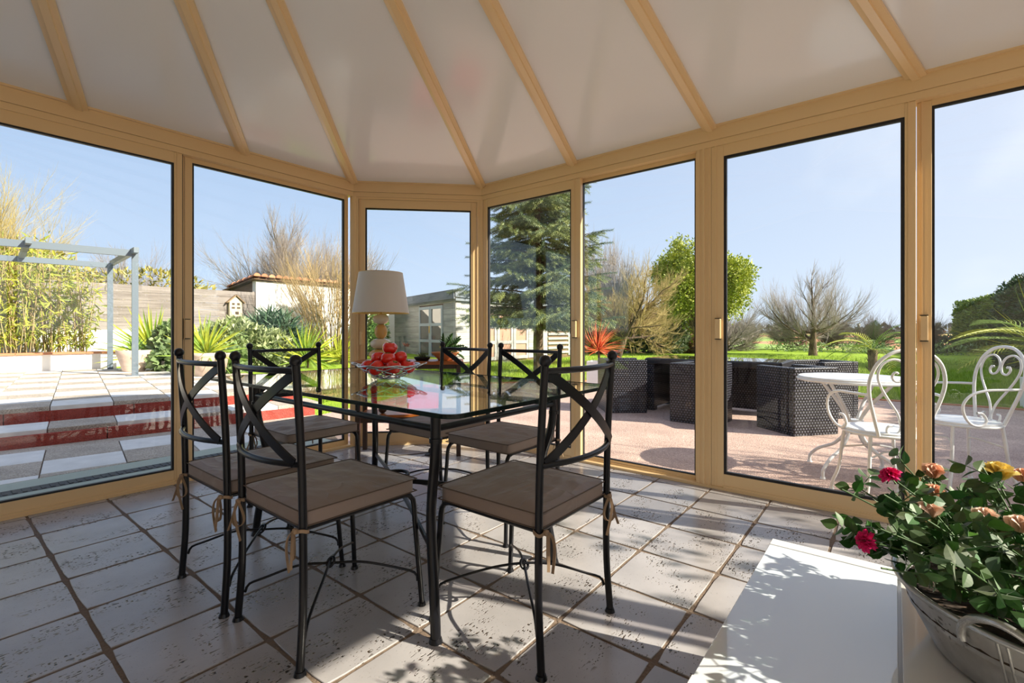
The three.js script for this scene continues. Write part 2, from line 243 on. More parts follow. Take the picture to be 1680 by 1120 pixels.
// walls: local x runs along the wall, z points into the room
function wallMatrix(a, b) { const x = V3(b[0] - a[0], 0, b[1] - a[1]), L = x.length(); x.normalize(); const z = x.clone().cross(V3(0, 1, 0)); return [new THREE.Matrix4().makeBasis(x, V3(0, 1, 0), z).setPosition(a[0], 0, a[1]), L]; }
const WALLS = { left: [[XB, ZL], [CX, ZL]], corner: [[CX, ZL], [XR, CZ0]], right: [[XR, CZ0], [XR, CZ1]], corner2: [[XR, CZ1], [CX, ZR]], end: [[CX, ZR], [XB, ZR]] };
let nTrim = 0;
for (const [k, ab] of Object.entries(WALLS)) {
  const [m, L] = wallMatrix(...ab);
  const where = { left: 'along the terrace side', corner: 'over the narrow corner window', right: 'along the gravel patio side', corner2: 'over the second corner window', end: 'along the sunny end wall' }[k];
  const o = thing('trim_' + ++nTrim, 'ivory aluminium eaves beam and door track ' + where, 'trim', [0, 0, 0], 0, null, 'structure');
  const e = k.startsWith('corner') ? 0 : 0.02;
  part(o, 'eaves_beam', [span(-e, L + e, 2.255, EAVE + 0.05, -0.10, 0.012), span(0, L, 2.335, EAVE + 0.012, 0.012, 0.03)].map((g) => g.applyMatrix4(m)), M.frame);
  part(o, 'track', span(0, L, 2.215, 2.2535, -0.10, 0.004).applyMatrix4(m), M.frame);
  part(o, 'threshold', [span(0, L, 0.0, 0.018, -0.10, 0.006), span(0, L, -0.12, -0.0005, -0.14, -0.0005)].map((g) => g.applyMatrix4(m)), M.frame);
  part(o, 'gutter', span(-0.1, L + 0.1, 2.28, 2.42, -0.22, -0.101).applyMatrix4(m), M.frame);
}
// posts where the walls turn
{
  const o = thing('trim_' + ++nTrim, 'ivory corner posts where the glazed walls turn', 'trim', [0, 0, 0], 0, null, 'structure');
  for (const [x, z] of [[CX, ZL], [XR, CZ0], [XR, CZ1], [CX, ZR]]) part(o, 'corner_post', [cyl(0.035, 0.035, 2.25, 12, x + 0.02 * Math.sign(x), 0, z + 0.02 * Math.sign(z))], M.frame);
}
let nDoor = 0, nWin = 0;
// a glazed leaf from s0 to s1 along a wall; zc = depth of its track; st = stile widths left/right; rails bottom/top
function leaf(wall, name, label, s0, s1, zc, { l = 0.05, r = 0.05, bot = 0.09, top = 0.075, y0 = 0.018, y1 = 2.215, handles = [], gl = 0.011, gask = true, cat = 'door' } = {}) {
  const [m] = wallMatrix(...WALLS[wall]), o = thing(name, label, cat, [0, 0, 0], 0, null, 'structure'), T = 0.036;
  const put = (n, g, mat, lab) => part(o, n, (Array.isArray(g) ? g : [g]).map((q) => q.applyMatrix4(m)), mat, lab);
  const stile = (a, b) => [rbox(b - a, y1 - y0, T, 0.004, (a + b) / 2, (y0 + y1) / 2, zc), span(a + (b - a) * 0.30, a + (b - a) * 0.42, y0, y1, zc + T / 2 - 0.001, zc + T / 2 + 0.005)];
  put('stile', stile(s0, s0 + l), M.frame); put('stile', stile(s1 - r, s1), M.frame);
  put('top_rail', span(s0 + l, s1 - r, y1 - top, y1, zc - T / 2 + 0.002, zc + T / 2 - 0.002), M.frame);
  put('bottom_rail', [span(s0 + l, s1 - r, y0, y0 + bot, zc - T / 2 + 0.002, zc + T / 2 - 0.002), span(s0 + l, s1 - r, y0, y0 + 0.012, zc + T / 2 - 0.002, zc + T / 2 + 0.006)], M.frame);
  const a = s0 + l, b = s1 - r, c = y0 + bot, d = y1 - top;
  if (gask) put('gasket', [span(a, b, c, c + gl, zc - 0.012, zc + 0.012), span(a, b, d - gl, d, zc - 0.012, zc + 0.012), span(a, a + gl, c + gl, d - gl, zc - 0.012, zc + 0.012), span(b - gl, b, c + gl, d - gl, zc - 0.012, zc + 0.012)], M.gasket, 'black rubber gasket');
  put('glass_pane', span(a + 0.003, b - 0.003, c + 0.003, d - 0.003, zc - 0.004, zc + 0.004), M.glass);
  for (const [s, side] of handles) {
    const h = put('handle', [rbox(0.034, 0.13, 0.028, 0.006, s, 1.035, zc + T / 2 + 0.012), span(s - 0.02, s - 0.014, 0.965, 1.105, zc + T / 2, zc + T / 2 + 0.02)], M.frame);
    part(h, 'end_cap', [span(s - 0.017, s + 0.017, 1.1005, 1.104, zc + T / 2, zc + T / 2 + 0.026), span(s - 0.017, s + 0.017, 0.966, 0.9695, zc + T / 2, zc + T / 2 + 0.026)].map((q) => q.applyMatrix4(m)), M.gasket);
  }
  return o;
}
const IN = -0.022, OUT = -0.066;
{
  const o = thing('trim_' + ++nTrim, 'black brush seals in the upright gaps beside the sliding doors', 'trim', [0, 0, 0], 0, null, 'structure'), [mr] = wallMatrix(...WALLS.right), [ml] = wallMatrix(...WALLS.left);
  part(o, 'brush_seal', span(0.0005, 0.0115, 0.02, 2.214, -0.06, -0.006).applyMatrix4(mr), M.gasket); part(o, 'brush_seal', span(1.1285 - XB, 1.1325 - XB, 0.02, 2.214, -0.06, -0.012).applyMatrix4(ml), M.gasket);
}
const sx = (x) => x - XB, sz = (z) => z - CZ0;
leaf('left', 'door_' + ++nDoor, 'wide glazed sliding door panel facing the red steps, steel pergola behind it', sx(-0.42), sx(1.128), IN, { l: 0.05, r: 0.047, bot: 0.075, top: 0.072 });
leaf('left', 'door_' + ++nDoor, 'glazed sliding door panel between the ivory handle stile and the narrow corner window', sx(1.128) + 0.005, sx(CX) - 0.02, OUT, { l: 0.068, r: 0.036, bot: 0.04, top: 0.03, handles: [[sx(1.165), 1]] });
leaf('left', 'door_' + ++nDoor, 'glazed sliding door panel beside the house wall, terrace side', sx(XB) + 0.01, sx(-0.42) - 0.003, OUT, { bot: 0.04, top: 0.03 });
{
  const L = Math.hypot(XR - CX, CZ0 - ZL), w = leaf('corner', 'window_' + ++nWin, 'tall narrow corner window behind the table lamp', 0.045, L - 0.045, -0.03, { l: 0.055, r: 0.055, bot: 0.09, top: 0.075, y1: 2.195, cat: 'window' });
  const [m] = wallMatrix(...WALLS.corner);
  part(w, 'outer_frame', [span(0.0, 0.044, 0.018, 2.215, -0.075, -0.002), span(L - 0.044, L, 0.018, 2.215, -0.075, -0.002), span(0.0, L, 2.196, 2.2148, -0.07, -0.006)].map((g) => g.applyMatrix4(m)), M.frame);
  part(w, 'hinge', [cyl(0.008, 0.008, 0.09, 10, L - 0.04, 2.06, 0.004)].map((g) => g.applyMatrix4(m)), M.frame);
  part(w, 'handle', [rbox(0.028, 0.15, 0.012, 0.005, 0.072, 0.97, -0.006), rod([0.072, 1.0, 0.0], [0.072, 1.0, 0.045], 0.009), rbox(0.02, 0.12, 0.016, 0.006, 0.072, 0.955, 0.045)].map((g) => g.applyMatrix4(m)), M.frame);
}
leaf('right', 'door_' + ++nDoor, 'glazed sliding door panel in front of the blue-green conifer', sz(CZ0) + 0.012, sz(-1.908), IN, { l: 0.05, r: 0.088, bot: 0.075, top: 0.072, handles: [[sz(-1.955), 1]] });
leaf('right', 'door_' + ++nDoor, 'glazed sliding door panel in front of the left half of the wicker set and the pruned tree', sz(-1.95), sz(-1.026), OUT, { l: 0.03, r: 0.02, bot: 0.03, top: 0.03, gl: 0.007 });
leaf('right', 'door_' + ++nDoor, 'wide glazed sliding door panel in front of the round white garden table', sz(-0.93), sz(0.088), IN, { l: 0.075, r: 0.046, bot: 0.085, top: 0.072, gl: 0.016, handles: [[sz(-0.885), 1]] });
leaf('right', 'door_' + ++nDoor, 'glazed sliding door panel in front of the white scroll-back chair, beside the roses', sz(0.088) + 0.004, sz(CZ1) - 0.015, OUT, { l: 0.06, r: 0.05, bot: 0.03, top: 0.03, handles: [[sz(0.12), 1]] });
{
  const o = thing('trim_' + ++nTrim, 'ivory fixed mullion between the two pairs of patio doors', 'trim', [0, 0, 0], 0, null, 'structure'), [m] = wallMatrix(...WALLS.right);
  part(o, 'mullion', [span(sz(-1.026), sz(-0.931), 0.018, 2.215, -0.1, -0.004), span(sz(-1.012), sz(-1.004), 0.018, 2.215, -0.004, 0.001), span(sz(-0.985), sz(-0.972), 0.018, 2.215, -0.004, 0.003), span(sz(-0.951), sz(-0.945), 0.018, 2.215, -0.004, 0.001)].map((g) => g.applyMatrix4(m)), M.frame);
}
{
  const L = Math.hypot(XR - CX, ZR - CZ1);
  leaf('corner2', 'window_' + ++nWin, 'tall narrow corner window at the sunny end of the conservatory', 0.02, L - 0.02, -0.03, { l: 0.08, r: 0.08, cat: 'window' });
  const E = CX - XB;
  leaf('end', 'door_' + ++nDoor, 'glazed sliding door panel of the sunny end wall beside the corner window', 0.02, E * 0.34, OUT, { l: 0.03, r: 0.06, bot: 0.05 });
  leaf('end', 'door_' + ++nDoor, 'glazed sliding door panel in the middle of the sunny end wall', E * 0.34 - 0.03, E * 0.67, IN, { bot: 0.05 });
  leaf('end', 'door_' + ++nDoor, 'glazed sliding door panel of the sunny end wall beside the house', E * 0.67 - 0.03, E - 0.01, OUT, { bot: 0.05 });
}
{ // the house behind: plastered wall with a wide opening is not in view; the wall closes the room
  const o = thing('wall_back', 'cream plastered house wall closing the conservatory', 'wall', [0, 0, 0], 0, null, 'structure');
  part(o, 'plaster', [span(XB - 0.3, XB - 0.001, -0.12, 3.4, ZL - 0.4, ZR + 0.4)], M.wallpaint);
}

// ------------------------------------------------------------------ dining chairs
function makeChair(label, pos, turn) {
  const o = thing('dining_chair', label, 'chair', pos, turn, 'black iron dining chairs round the glass table');
  const hw = 0.2125, zr = -0.215, lean = -0.022, r = 0.0122;
  for (const s of [-1, 1]) {
    const post = part(o, 'back_post', [tube([[s * (hw + 0.004), 0.012, zr - 0.012], [s * hw, 0.2, zr], [s * hw, 0.42, zr], [s * hw, 0.66, zr - 0.006], [s * hw, 0.92, zr + lean]], r, 20, 10), cyl(0.019, 0.0145, 0.014, 12, s * (hw + 0.004), 0.0, zr - 0.012)], M.iron);
    part(post, 'finial', ball(0.0185, s * hw, 0.932, zr + lean - 0.001), M.iron);
    part(o, 'front_leg', [tube([[s * 0.199, 0.424, zr], [s * 0.199, 0.424, 0.05], [s * 0.199, 0.424, 0.165], [s * 0.2, 0.418, 0.195], [s * 0.202, 0.39, 0.213], [s * 0.206, 0.3, 0.219], [s * 0.218, 0.012, 0.24]], 0.0098, 34, 8), cyl(0.0165, 0.012, 0.013, 12, s * 0.218, 0, 0.24)], M.iron);
  }
  const bow = (y, dz) => [[-hw, y, zr + lean * (y - 0.42) / 0.5], [-hw * 0.5, y, zr + lean * (y - 0.42) / 0.5 - dz * 0.75], [0, y, zr + lean * (y - 0.42) / 0.5 - dz], [hw * 0.5, y, zr + lean * (y - 0.42) / 0.5 - dz * 0.75], [hw, y, zr + lean * (y - 0.42) / 0.5]];
  part(o, 'top_rail', tube(bow(0.902, 0.040), 0.0098, 24, 8), M.iron); part(o, 'lower_rail', tube(bow(0.622, 0.048), 0.0098, 24, 8), M.iron);
  for (const s of [-1, 1]) part(o, 'cross_strap', ribbon((t) => { const x = s * mixn(-1, 1, t) * (hw - 0.012); return [x, mixn(0.897, 0.627, t), zr + lean * 0.6 - 0.044 * (1 - (x / hw) ** 2) + s * 0.0035]; }, 22, 0.032, 0.006, (t) => [s * 0.27, 0.4, 0]), M.iron);
  part(o, 'seat_rail', tube([[-0.2, 0.424, zr + 0.012], [0.2, 0.424, zr + 0.012]], 0.0098, 2, 8), M.iron); part(o, 'seat_rail', tube([[-0.199, 0.424, 0.175], [0.199, 0.424, 0.175]], 0.008, 2, 8), M.iron);
  for (let i = 0; i < 6; i++) part(o, 'seat_slat', box(0.016, 0.004, 0.36, -0.15 + i * 0.06, 0.4255, -0.02), M.iron);
  // arched cross stretcher with a ring
  for (const s of [-1, 1]) part(o, 'stretcher', [tube([[-s * 0.207, 0.095, zr + 0.008], [-s * 0.199, 0.122, zr + 0.018], [-s * 0.16, 0.142, -0.16], [-s * 0.08, 0.178, -0.075], [0, 0.186 + s * 0.004, 0], [s * 0.08, 0.178, 0.085], [s * 0.165, 0.142, 0.185], [s * 0.202, 0.122, 0.222], [s * 0.209, 0.095, 0.226]], 0.0048, 40, 6)], M.iron);
  part(o, 'stretcher_ring', new THREE.TorusGeometry(0.017, 0.005, 8, 20).rotateX(Math.PI / 2 - 0.9).translate(0, 0.186, 0), M.iron);
  o.add(CUSHION.clone());
  return o;
}
const CUSHION = (() => {
  const W = 0.425, D = 0.435, H = 0.047, n = 26, g = new THREE.BoxGeometry(W, H, D, n, 3, n), p = g.attributes.position;
  for (let i = 0; i < p.count; i++) {
    let x = p.getX(i), y = p.getY(i), z = p.getZ(i); const u = x / W * 2, v = z / D * 2, e = Math.max(Math.abs(u), Math.abs(v));
    const rc = Math.min(1, Math.hypot(Math.max(0, Math.abs(u) - 0.82), Math.max(0, Math.abs(v) - 0.82)) / 0.18);
    if (Math.abs(u) > 0.82 && Math.abs(v) > 0.82) { const k = Math.max(1, Math.hypot(Math.abs(u) - 0.82, Math.abs(v) - 0.82) / 0.18 * (e > 0.82 ? 1 : 0)); const q = Math.hypot(Math.abs(u) - 0.82, Math.abs(v) - 0.82); if (q > 0.18) { x = Math.sign(u) * (0.82 + (Math.abs(u) - 0.82) * 0.18 / q) * W / 2; z = Math.sign(v) * (0.82 + (Math.abs(v) - 0.82) * 0.18 / q) * D / 2; } }
    const w = smooth(1.0, 0.75, e);
    if (y > H / 2 - 1e-4) y += w * (0.008 * (1 - e * e) + 0.020 * (fbm(u * 1.5 + 9 + v * 0.4, v * 5 + 9, 64, 6, 3) - 0.5) + 0.006 * (fbm(u * 5 + 5, v * 3 + 3, 64, 16, 2) - 0.5)) - 0.003 * smooth(0.9, 1, e);
    if (y < -H / 2 + 1e-4) y -= 0.002 * (1 - e);
    p.setXYZ(i, x * (1 + 0.012 * v), y + 0.455, z + 0.002);
  }
  g.computeVertexNormals();
  const top = metric(toCreasedNormals(g.toNonIndexed(), 0.9));
  const c = new THREE.Mesh(top, M.cushion); c.name = 'cushion'; c.castShadow = c.receiveShadow = true; c.userData.label = 'taupe box cushion with darker piping';
  const loop = (y) => { const a = [], x = W / 2, z = D / 2, k = 0.03; for (const [sx_, sz_] of [[1, 1], [-1, 1], [-1, -1], [1, -1]]) { const A = [[sx_ * x, y, sz_ * (z - k)], [sx_ * (x - 0.008), y, sz_ * (z - 0.008)], [sx_ * (x - k), y, sz_ * z]]; a.push(...(sx_ * sz_ > 0 ? A : A.reverse())); } return a.map((q) => [q[0] * (1 + 0.012 * q[2] / z), q[1] + 0.455, q[2] + 0.002]); };
  part(c, 'piping', [tube(loop(H / 2 - 0.002), 0.0022, 80, 5, true)], M.piping); part(c, 'piping', [tube(loop(-H / 2 + 0.001), 0.0022, 80, 5, true)], M.piping);
  for (const s of [-1, 1]) { // tapes knotted round the back posts
    const X = s * 0.2125, Z = -0.215, y = 0.437;
    part(c, 'tie', [
      ribbon((t) => { const a = t * 5.6 + 0.3; return [X + Math.sin(a) * 0.0165, y - 0.012 + 0.004 * Math.sin(a * 2), Z + Math.cos(a) * 0.0165]; }, 16, 0.010, 0.002, [0, 1, 0]),
      ribbon((t) => [X - s * 0.018 + s * 0.028 * Math.sin(t * Math.PI * 2) * 0.6, y - 0.012 - 0.085 * Math.sin(t * Math.PI), Z - 0.02 - 0.012 * Math.sin(t * Math.PI * 2)], 20, 0.009, 0.0018, [0.4, 0.2, 1]),
      ribbon((t) => [X - s * 0.016 - s * 0.024 * t, y - 0.012 - 0.12 * t * t - 0.01 * t, Z - 0.02 - 0.016 * Math.sin(t * 3)], 10, 0.009, 0.0018, [0.4, 0.2, 1]),
      ribbon((t) => [X - s * 0.02 + s * 0.03 * t, y - 0.012 - 0.10 * t, Z - 0.022 - 0.02 * t], 8, 0.009, 0.0018, [0.4, 0.2, 1]),
      rbox(0.018, 0.016, 0.014, 0.005, X - s * 0.012, y - 0.012, Z - 0.018)], M.tie, 'knotted tan fabric tape');
  }
  return c;
})();
makeChair('black iron dining chair at the table end beside the white coffee table', [1.364, 0, -1.035], Math.PI);
makeChair('black iron dining chair, terrace-door side of the table, nearer the white coffee table', [0.94, 0, -1.592], Math.PI / 2);
makeChair('black iron dining chair, terrace-door side of the table, farther from the white coffee table', [0.918, 0, -2.087], Math.PI / 2);
makeChair('black iron dining chair at the table end towards the red steps', [1.43, 0, -2.69], 0);
makeChair('black iron dining chair, patio-door side of the table, nearer the corner console', [1.985, 0, -2.165], -Math.PI / 2);
makeChair('black iron dining chair, patio-door side of the table, farther from the corner console', [1.985, 0, -1.652], -Math.PI / 2);

// ------------------------------------------------------------------ dining table
{
  const o = thing('dining_table', 'rectangular glass-topped dining table on curved black iron legs', 'table', [1.415, 0, -1.835]);
  const hx = 0.347, hz = 0.66, H = 0.775;
  const spine = (sx_, sz_) => { const d = V3(-sx_ * hx, 0, -sz_ * hz).normalize(), f = (y, k) => [sx_ * hx + d.x * k, y, sz_ * hz + d.z * k]; return [f(H - 0.012, 0), f(0.66, 0.002), f(0.58, 0.014), f(0.48, 0.045), f(0.38, 0.062), f(0.28, 0.05), f(0.16, 0.022), f(0.06, 0.004), f(0.012, 0)]; };
  for (const a of [-1, 1]) for (const b of [-1, 1]) {
    const leg = part(o, 'leg', [tube(spine(a, b), 0.0175, 36, 12), cyl(0.024, 0.019, 0.016, 14, a * hx, 0, b * hz)], M.iron);
    part(leg, 'collar', cyl(0.0215, 0.0215, 0.014, 14, a * hx, 0.655, b * hz), M.iron);
  }
  const rail = (p, q) => part(o, 'rail', rod(p, q, 0.012, 0.012, 10), M.iron);
  rail([-hx, 0.70, -hz], [-hx, 0.70, hz]); rail([hx, 0.70, -hz], [hx, 0.70, hz]); rail([-hx, 0.70, -hz], [hx, 0.70, -hz]); rail([-hx, 0.70, hz], [hx, 0.70, hz]);
  for (const [x, z] of [[-hx, 0.22], [-hx, -0.22], [hx, 0.22], [hx, -0.22], [0, hz], [0, -hz]]) part(o, 'glass_support', [cyl(0.006, 0.012, 0.06, 10, x, 0.705, z)], M.iron);
  for (const s of [-1, 1]) { // curved cross stretcher
    const k = 0.9; part(o, 'stretcher', ribbon((t) => { const u = mixn(-1, 1, t), e = 1 - u * u; return [s * u * hx * k, 0.285 + 0.03 * e + s * 0.004, u * hz * k]; }, 20, 0.008, 0.022, [1, 0, -s]), M.iron);
  }
  part(o, 'stretcher_ring', new THREE.TorusGeometry(0.06, 0.008, 8, 28).rotateX(Math.PI / 2).translate(0, 0.345, 0), M.iron);
  const w = 0.49, d = 0.88, r = 0.05, out = []; for (const [a, b, q] of [[1, 1, 0], [-1, 1, 1], [-1, -1, 2], [1, -1, 3]]) for (let i = 0; i <= 6; i++) { const t = (q + i / 6) * Math.PI / 2; out.push([a * (w - r) + r * Math.cos(t), b * (d - r) + r * Math.sin(t)]); }
  const top = part(o, 'glass_top', slab(out, H, H + 0.010), phys(lin(0.86, 0.93, 0.90), 0.0, { transmission: 1, thickness: 0, ior: 1.52 }), 'clear greenish glass top');
  const inner = out.map(([x, z]) => [x * 0.989, z * 0.9938]);
  part(top, 'glass_edge', extrude(out.map(([x, z]) => [x, -z]), 0.0135, 0, [inner.map(([x, z]) => [x, -z]).reverse()]).rotateX(-Math.PI / 2).translate(0, H - 0.0022, 0), phys(lin(0.006, 0.014, 0.012), 0.25, { specularIntensity: 0.4 }), 'dark polished glass edge');
}
// ------------------------------------------------------------------ wire bowl of tomatoes on the glass
{
  const B = [1.47, 0.785, -1.955], o = thing('fruit_bowl', 'silver wavy wire bowl with two lug handles on the glass table', 'bowl', B);
  const R0 = 0.05, R1 = 0.152, HH = 0.062, rad = (t) => mixn(R0, R1, Math.pow(t, 0.8)), wire = phys(lin(0.55, 0.57, 0.60), 0.16, { metalness: 0.95 });
  part(o, 'foot', new THREE.TorusGeometry(R0, 0.0045, 8, 36).rotateX(Math.PI / 2).translate(0, 0.0048, 0), wire);
  part(o, 'base_plate', cyl(R0, R0, 0.004, 32, 0, 0.006, 0), wire);
  for (let k = 0; k < 5; k++) { const pts = [], n = 64, ph = k * 1.26; for (let i = 0; i < n; i++) { const a = i / n * 2 * Math.PI, t = clamp(0.18 + 0.2 * k + 0.13 * Math.sin(a * 7 + ph * 3.4), 0, 1), r = rad(t); pts.push([r * Math.cos(a), 0.006 + HH * t, r * Math.sin(a)]); } part(o, 'wire', tube(pts, 0.0032, 150, 6, true), wire); }
  const rim = []; for (let i = 0; i < 40; i++) { const a = i / 40 * 2 * Math.PI; rim.push([R1 * Math.cos(a), 0.006 + HH + 0.003 * Math.sin(a * 7), R1 * Math.sin(a)]); }
  part(o, 'rim', tube(rim, 0.004, 120, 6, true), wire);
  for (const s of [-1, 1]) { const q = new THREE.Matrix4().makeRotationY(-0.9); part(o, 'handle', tube([[s * R1, 0.066, -0.03], [s * (R1 + 0.02), 0.074, -0.022], [s * (R1 + 0.032), 0.078, 0], [s * (R1 + 0.02), 0.074, 0.022], [s * R1, 0.066, 0.03]], 0.0045, 24, 6).applyMatrix4(q), wire); }
  const g = new THREE.SphereGeometry(1, 28, 20), p = g.attributes.position;
  for (let i = 0; i < p.count; i++) { const x = p.getX(i), y = p.getY(i), z = p.getZ(i), a = Math.atan2(z, x), k = 1 + 0.025 * Math.cos(a * 5) * (1 - y * y), dip = 0.16 * Math.exp(-((1 - y) ** 2) * 60); p.setXYZ(i, x * k, y * 0.86 - dip, z * k); } g.computeVertexNormals();
  const skin = phys(lin(0.72, 0.018, 0.008), 0.16, { clearcoat: 0.6, clearcoatRoughness: 0.08 }), star = std(lin(0.10, 0.2, 0.03), 0.7);
  const spots = []; for (let i = 0; i < 7; i++) { const a = i / 7 * 6.283 + 0.2; spots.push([0.098 * Math.cos(a), 0.06 + 0.002 * (i % 3), 0.098 * Math.sin(a), 0.037 + 0.002 * (i % 2)]); }
  spots.push([0.0, 0.05, 0, 0.038]); for (let i = 0; i < 4; i++) { const a = i / 4 * 6.283 + 0.75; spots.push([0.052 * Math.cos(a), 0.103, 0.052 * Math.sin(a), 0.036]); } spots.push([0.006, 0.152, -0.004, 0.037]);
  const R = mulberry(8);
  spots.forEach(([x, y, z, r], k) => { const t = thing('tomato', k === spots.length - 1 ? 'glossy red tomato crowning the heap in the silver wire bowl' : 'glossy red tomato heaped in the silver wire bowl', 'tomato', [B[0] + x, B[1] + y, B[2] + z], 0, 'tomatoes in the wire bowl'); t.rotation.set(R() * 1.2 - 0.6, R() * 6, R() * 1.2 - 0.6);
    part(t, 'flesh', g.clone().scale(r, r, r), skin); part(t, 'calyx', [0, 1, 2, 3, 4].map((k) => new THREE.ConeGeometry(r * 0.09, r * 0.5, 4).rotateZ(1.25).translate(-r * 0.22, r * 0.735, 0).rotateY(k * 1.2566)), star); });
}
// ------------------------------------------------------------------ corner console with lamp and pots
const CON = [2.60, 0, -3.17], CT = -Math.PI / 4, CH = 0.775;   // local x along the corner window
const onConsole = (x, z) => [CON[0] + x * Math.SQRT1_2 - z * Math.SQRT1_2, CON[2] + x * Math.SQRT1_2 + z * Math.SQRT1_2];
{
  const o = thing('console_table', 'orange-brown wooden console table with lower shelf in the glazed corner', 'table', CON, CT);
  part(o, 'top', metric(rbox(0.88, 0.026, 0.37, 0.004, 0, CH - 0.013, 0)), M.orangeWood); part(o, 'apron', [span(-0.40, 0.40, CH - 0.062, CH - 0.027, 0.135, 0.15), span(-0.40, 0.40, CH - 0.062, CH - 0.027, -0.15, -0.135)], M.brownWood, 'dark apron');
  for (const a of [-1, 1]) for (const b of [-1, 1]) part(o, 'leg', rbox(0.036, CH - 0.027, 0.036, 0.003, a * 0.40, (CH - 0.027) / 2, b * 0.15), M.brownWood);
  part(o, 'shelf', metric(rbox(0.79, 0.022, 0.30, 0.003, 0, 0.335, 0)), M.orangeWood); part(o, 'shelf_rail', [span(-0.38, 0.38, 0.285, 0.323, 0.135, 0.15), span(-0.38, 0.38, 0.285, 0.323, -0.15, -0.135)], M.brownWood);
}
{
  const [x, z] = onConsole(-0.25, -0.045), o = thing('table_lamp', 'table lamp of stacked pebbles under a white tapered shade, on the corner console', 'lamp', [x, CH, z]);
  const cream = phys(lin(0.72, 0.62, 0.46), 0.25), honey = phys(lin(0.66, 0.36, 0.10), 0.25), peb = (r, h, y, m) => { const pts = []; for (let i = 0; i <= 16; i++) { const a = -Math.PI / 2 + i / 16 * Math.PI; pts.push([Math.max(0.0005, r * Math.pow(Math.cos(a), 0.75)), y + h / 2 + h / 2 * Math.sin(a)]); } return part(o, 'pebble', lathe(pts, 28), m); };
  peb(0.098, 0.095, 0.0, honey); peb(0.088, 0.09, 0.093, cream); peb(0.052, 0.125, 0.18, honey); peb(0.066, 0.085, 0.302, cream);
  part(o, 'stem', cyl(0.008, 0.008, 0.16, 10, 0, 0.38, 0), M.brass);
  const shadeM = phys(lin(0.90, 0.88, 0.85), 0.95, { transmission: 0.5, thickness: 0, side: THREE.DoubleSide });
  const sh = part(o, 'shade', lathe([[0.233, 0.395], [0.180, 0.735], [0.1785, 0.735], [0.2312, 0.395], [0.233, 0.395]], 56), shadeM);
  part(sh, 'shade_ring', [new THREE.TorusGeometry(0.2315, 0.0022, 6, 48).rotateX(Math.PI / 2).translate(0, 0.396, 0), new THREE.TorusGeometry(0.179, 0.0022, 6, 48).rotateX(Math.PI / 2).translate(0, 0.735, 0), ...[0, 1, 2].map((k) => rod([0.006 * Math.cos(k * 2.09), 0.54, 0.006 * Math.sin(k * 2.09)], [0.177 * Math.cos(k * 2.09), 0.73, 0.177 * Math.sin(k * 2.09)], 0.002, 0.002, 5))], M.brass);
  part(sh, 'lining', lathe([[0.2300, 0.398], [0.1775, 0.733]], 56), phys(lin(0.82, 0.66, 0.26), 0.8, { transmission: 0.3, thickness: 0, side: THREE.DoubleSide }), 'pale gold inner lining');
  part(o, 'bulb', [ball(0.03, 0, 0.555, 0, 16), cyl(0.014, 0.014, 0.04, 12, 0, 0.49, 0)], phys(lin(0.8, 0.8, 0.78), 0.2));
}
// ------------------------------------------------------------------ white coffee table in the foreground
const CO = { x0: 0.80, x1: 1.605, z0: -0.285, z1: 0.86, h: 0.40 };
{
  const o = thing('coffee_table', 'white lacquered coffee table with inset white glass panels', 'table', [0, 0, 0]), { x0, x1, z0, z1, h } = CO;
  part(o, 'body', rbox(x1 - x0, h - 0.112, z1 - z0 - 0.02, 0.006, (x0 + x1) / 2, (h - 0.012 + 0.10) / 2, (z0 + z1) / 2), M.white);
  part(o, 'plinth', span(x0 + 0.06, x1 - 0.06, 0, 0.10, z0 + 0.06, z1 - 0.06), M.white);
  part(o, 'end_strip', rbox(0.045, 0.012, z1 - z0, 0.002, x1 - 0.0225, h - 0.006, (z0 + z1) / 2), M.white); part(o, 'end_strip', rbox(0.075, 0.014, z1 - z0, 0.002, x0 + 0.0375, h - 0.004, (z0 + z1) / 2), M.white);
  const gm = phys(lin(0.60, 0.64, 0.68), 0.10, { clearcoat: 1, clearcoatRoughness: 0.02 }), wm = phys(lin(0.62, 0.60, 0.55), 0.16, { clearcoat: 0.7, clearcoatRoughness: 0.05 });
  part(o, 'glass_panel', rbox(x1 - x0 - 0.126, 0.010, 0.290, 0.0015, (x1 - 0.048 + x0 + 0.078) / 2, h - 0.0055, z0 + 0.146), gm, 'cool white back-painted glass'); part(o, 'glass_panel', rbox(x1 - x0 - 0.126, 0.010, z1 - z0 - 0.298, 0.0015, (x1 - 0.048 + x0 + 0.078) / 2, h - 0.0065, (z0 + 0.296 + z1) / 2), wm, 'warmer white panel');
}
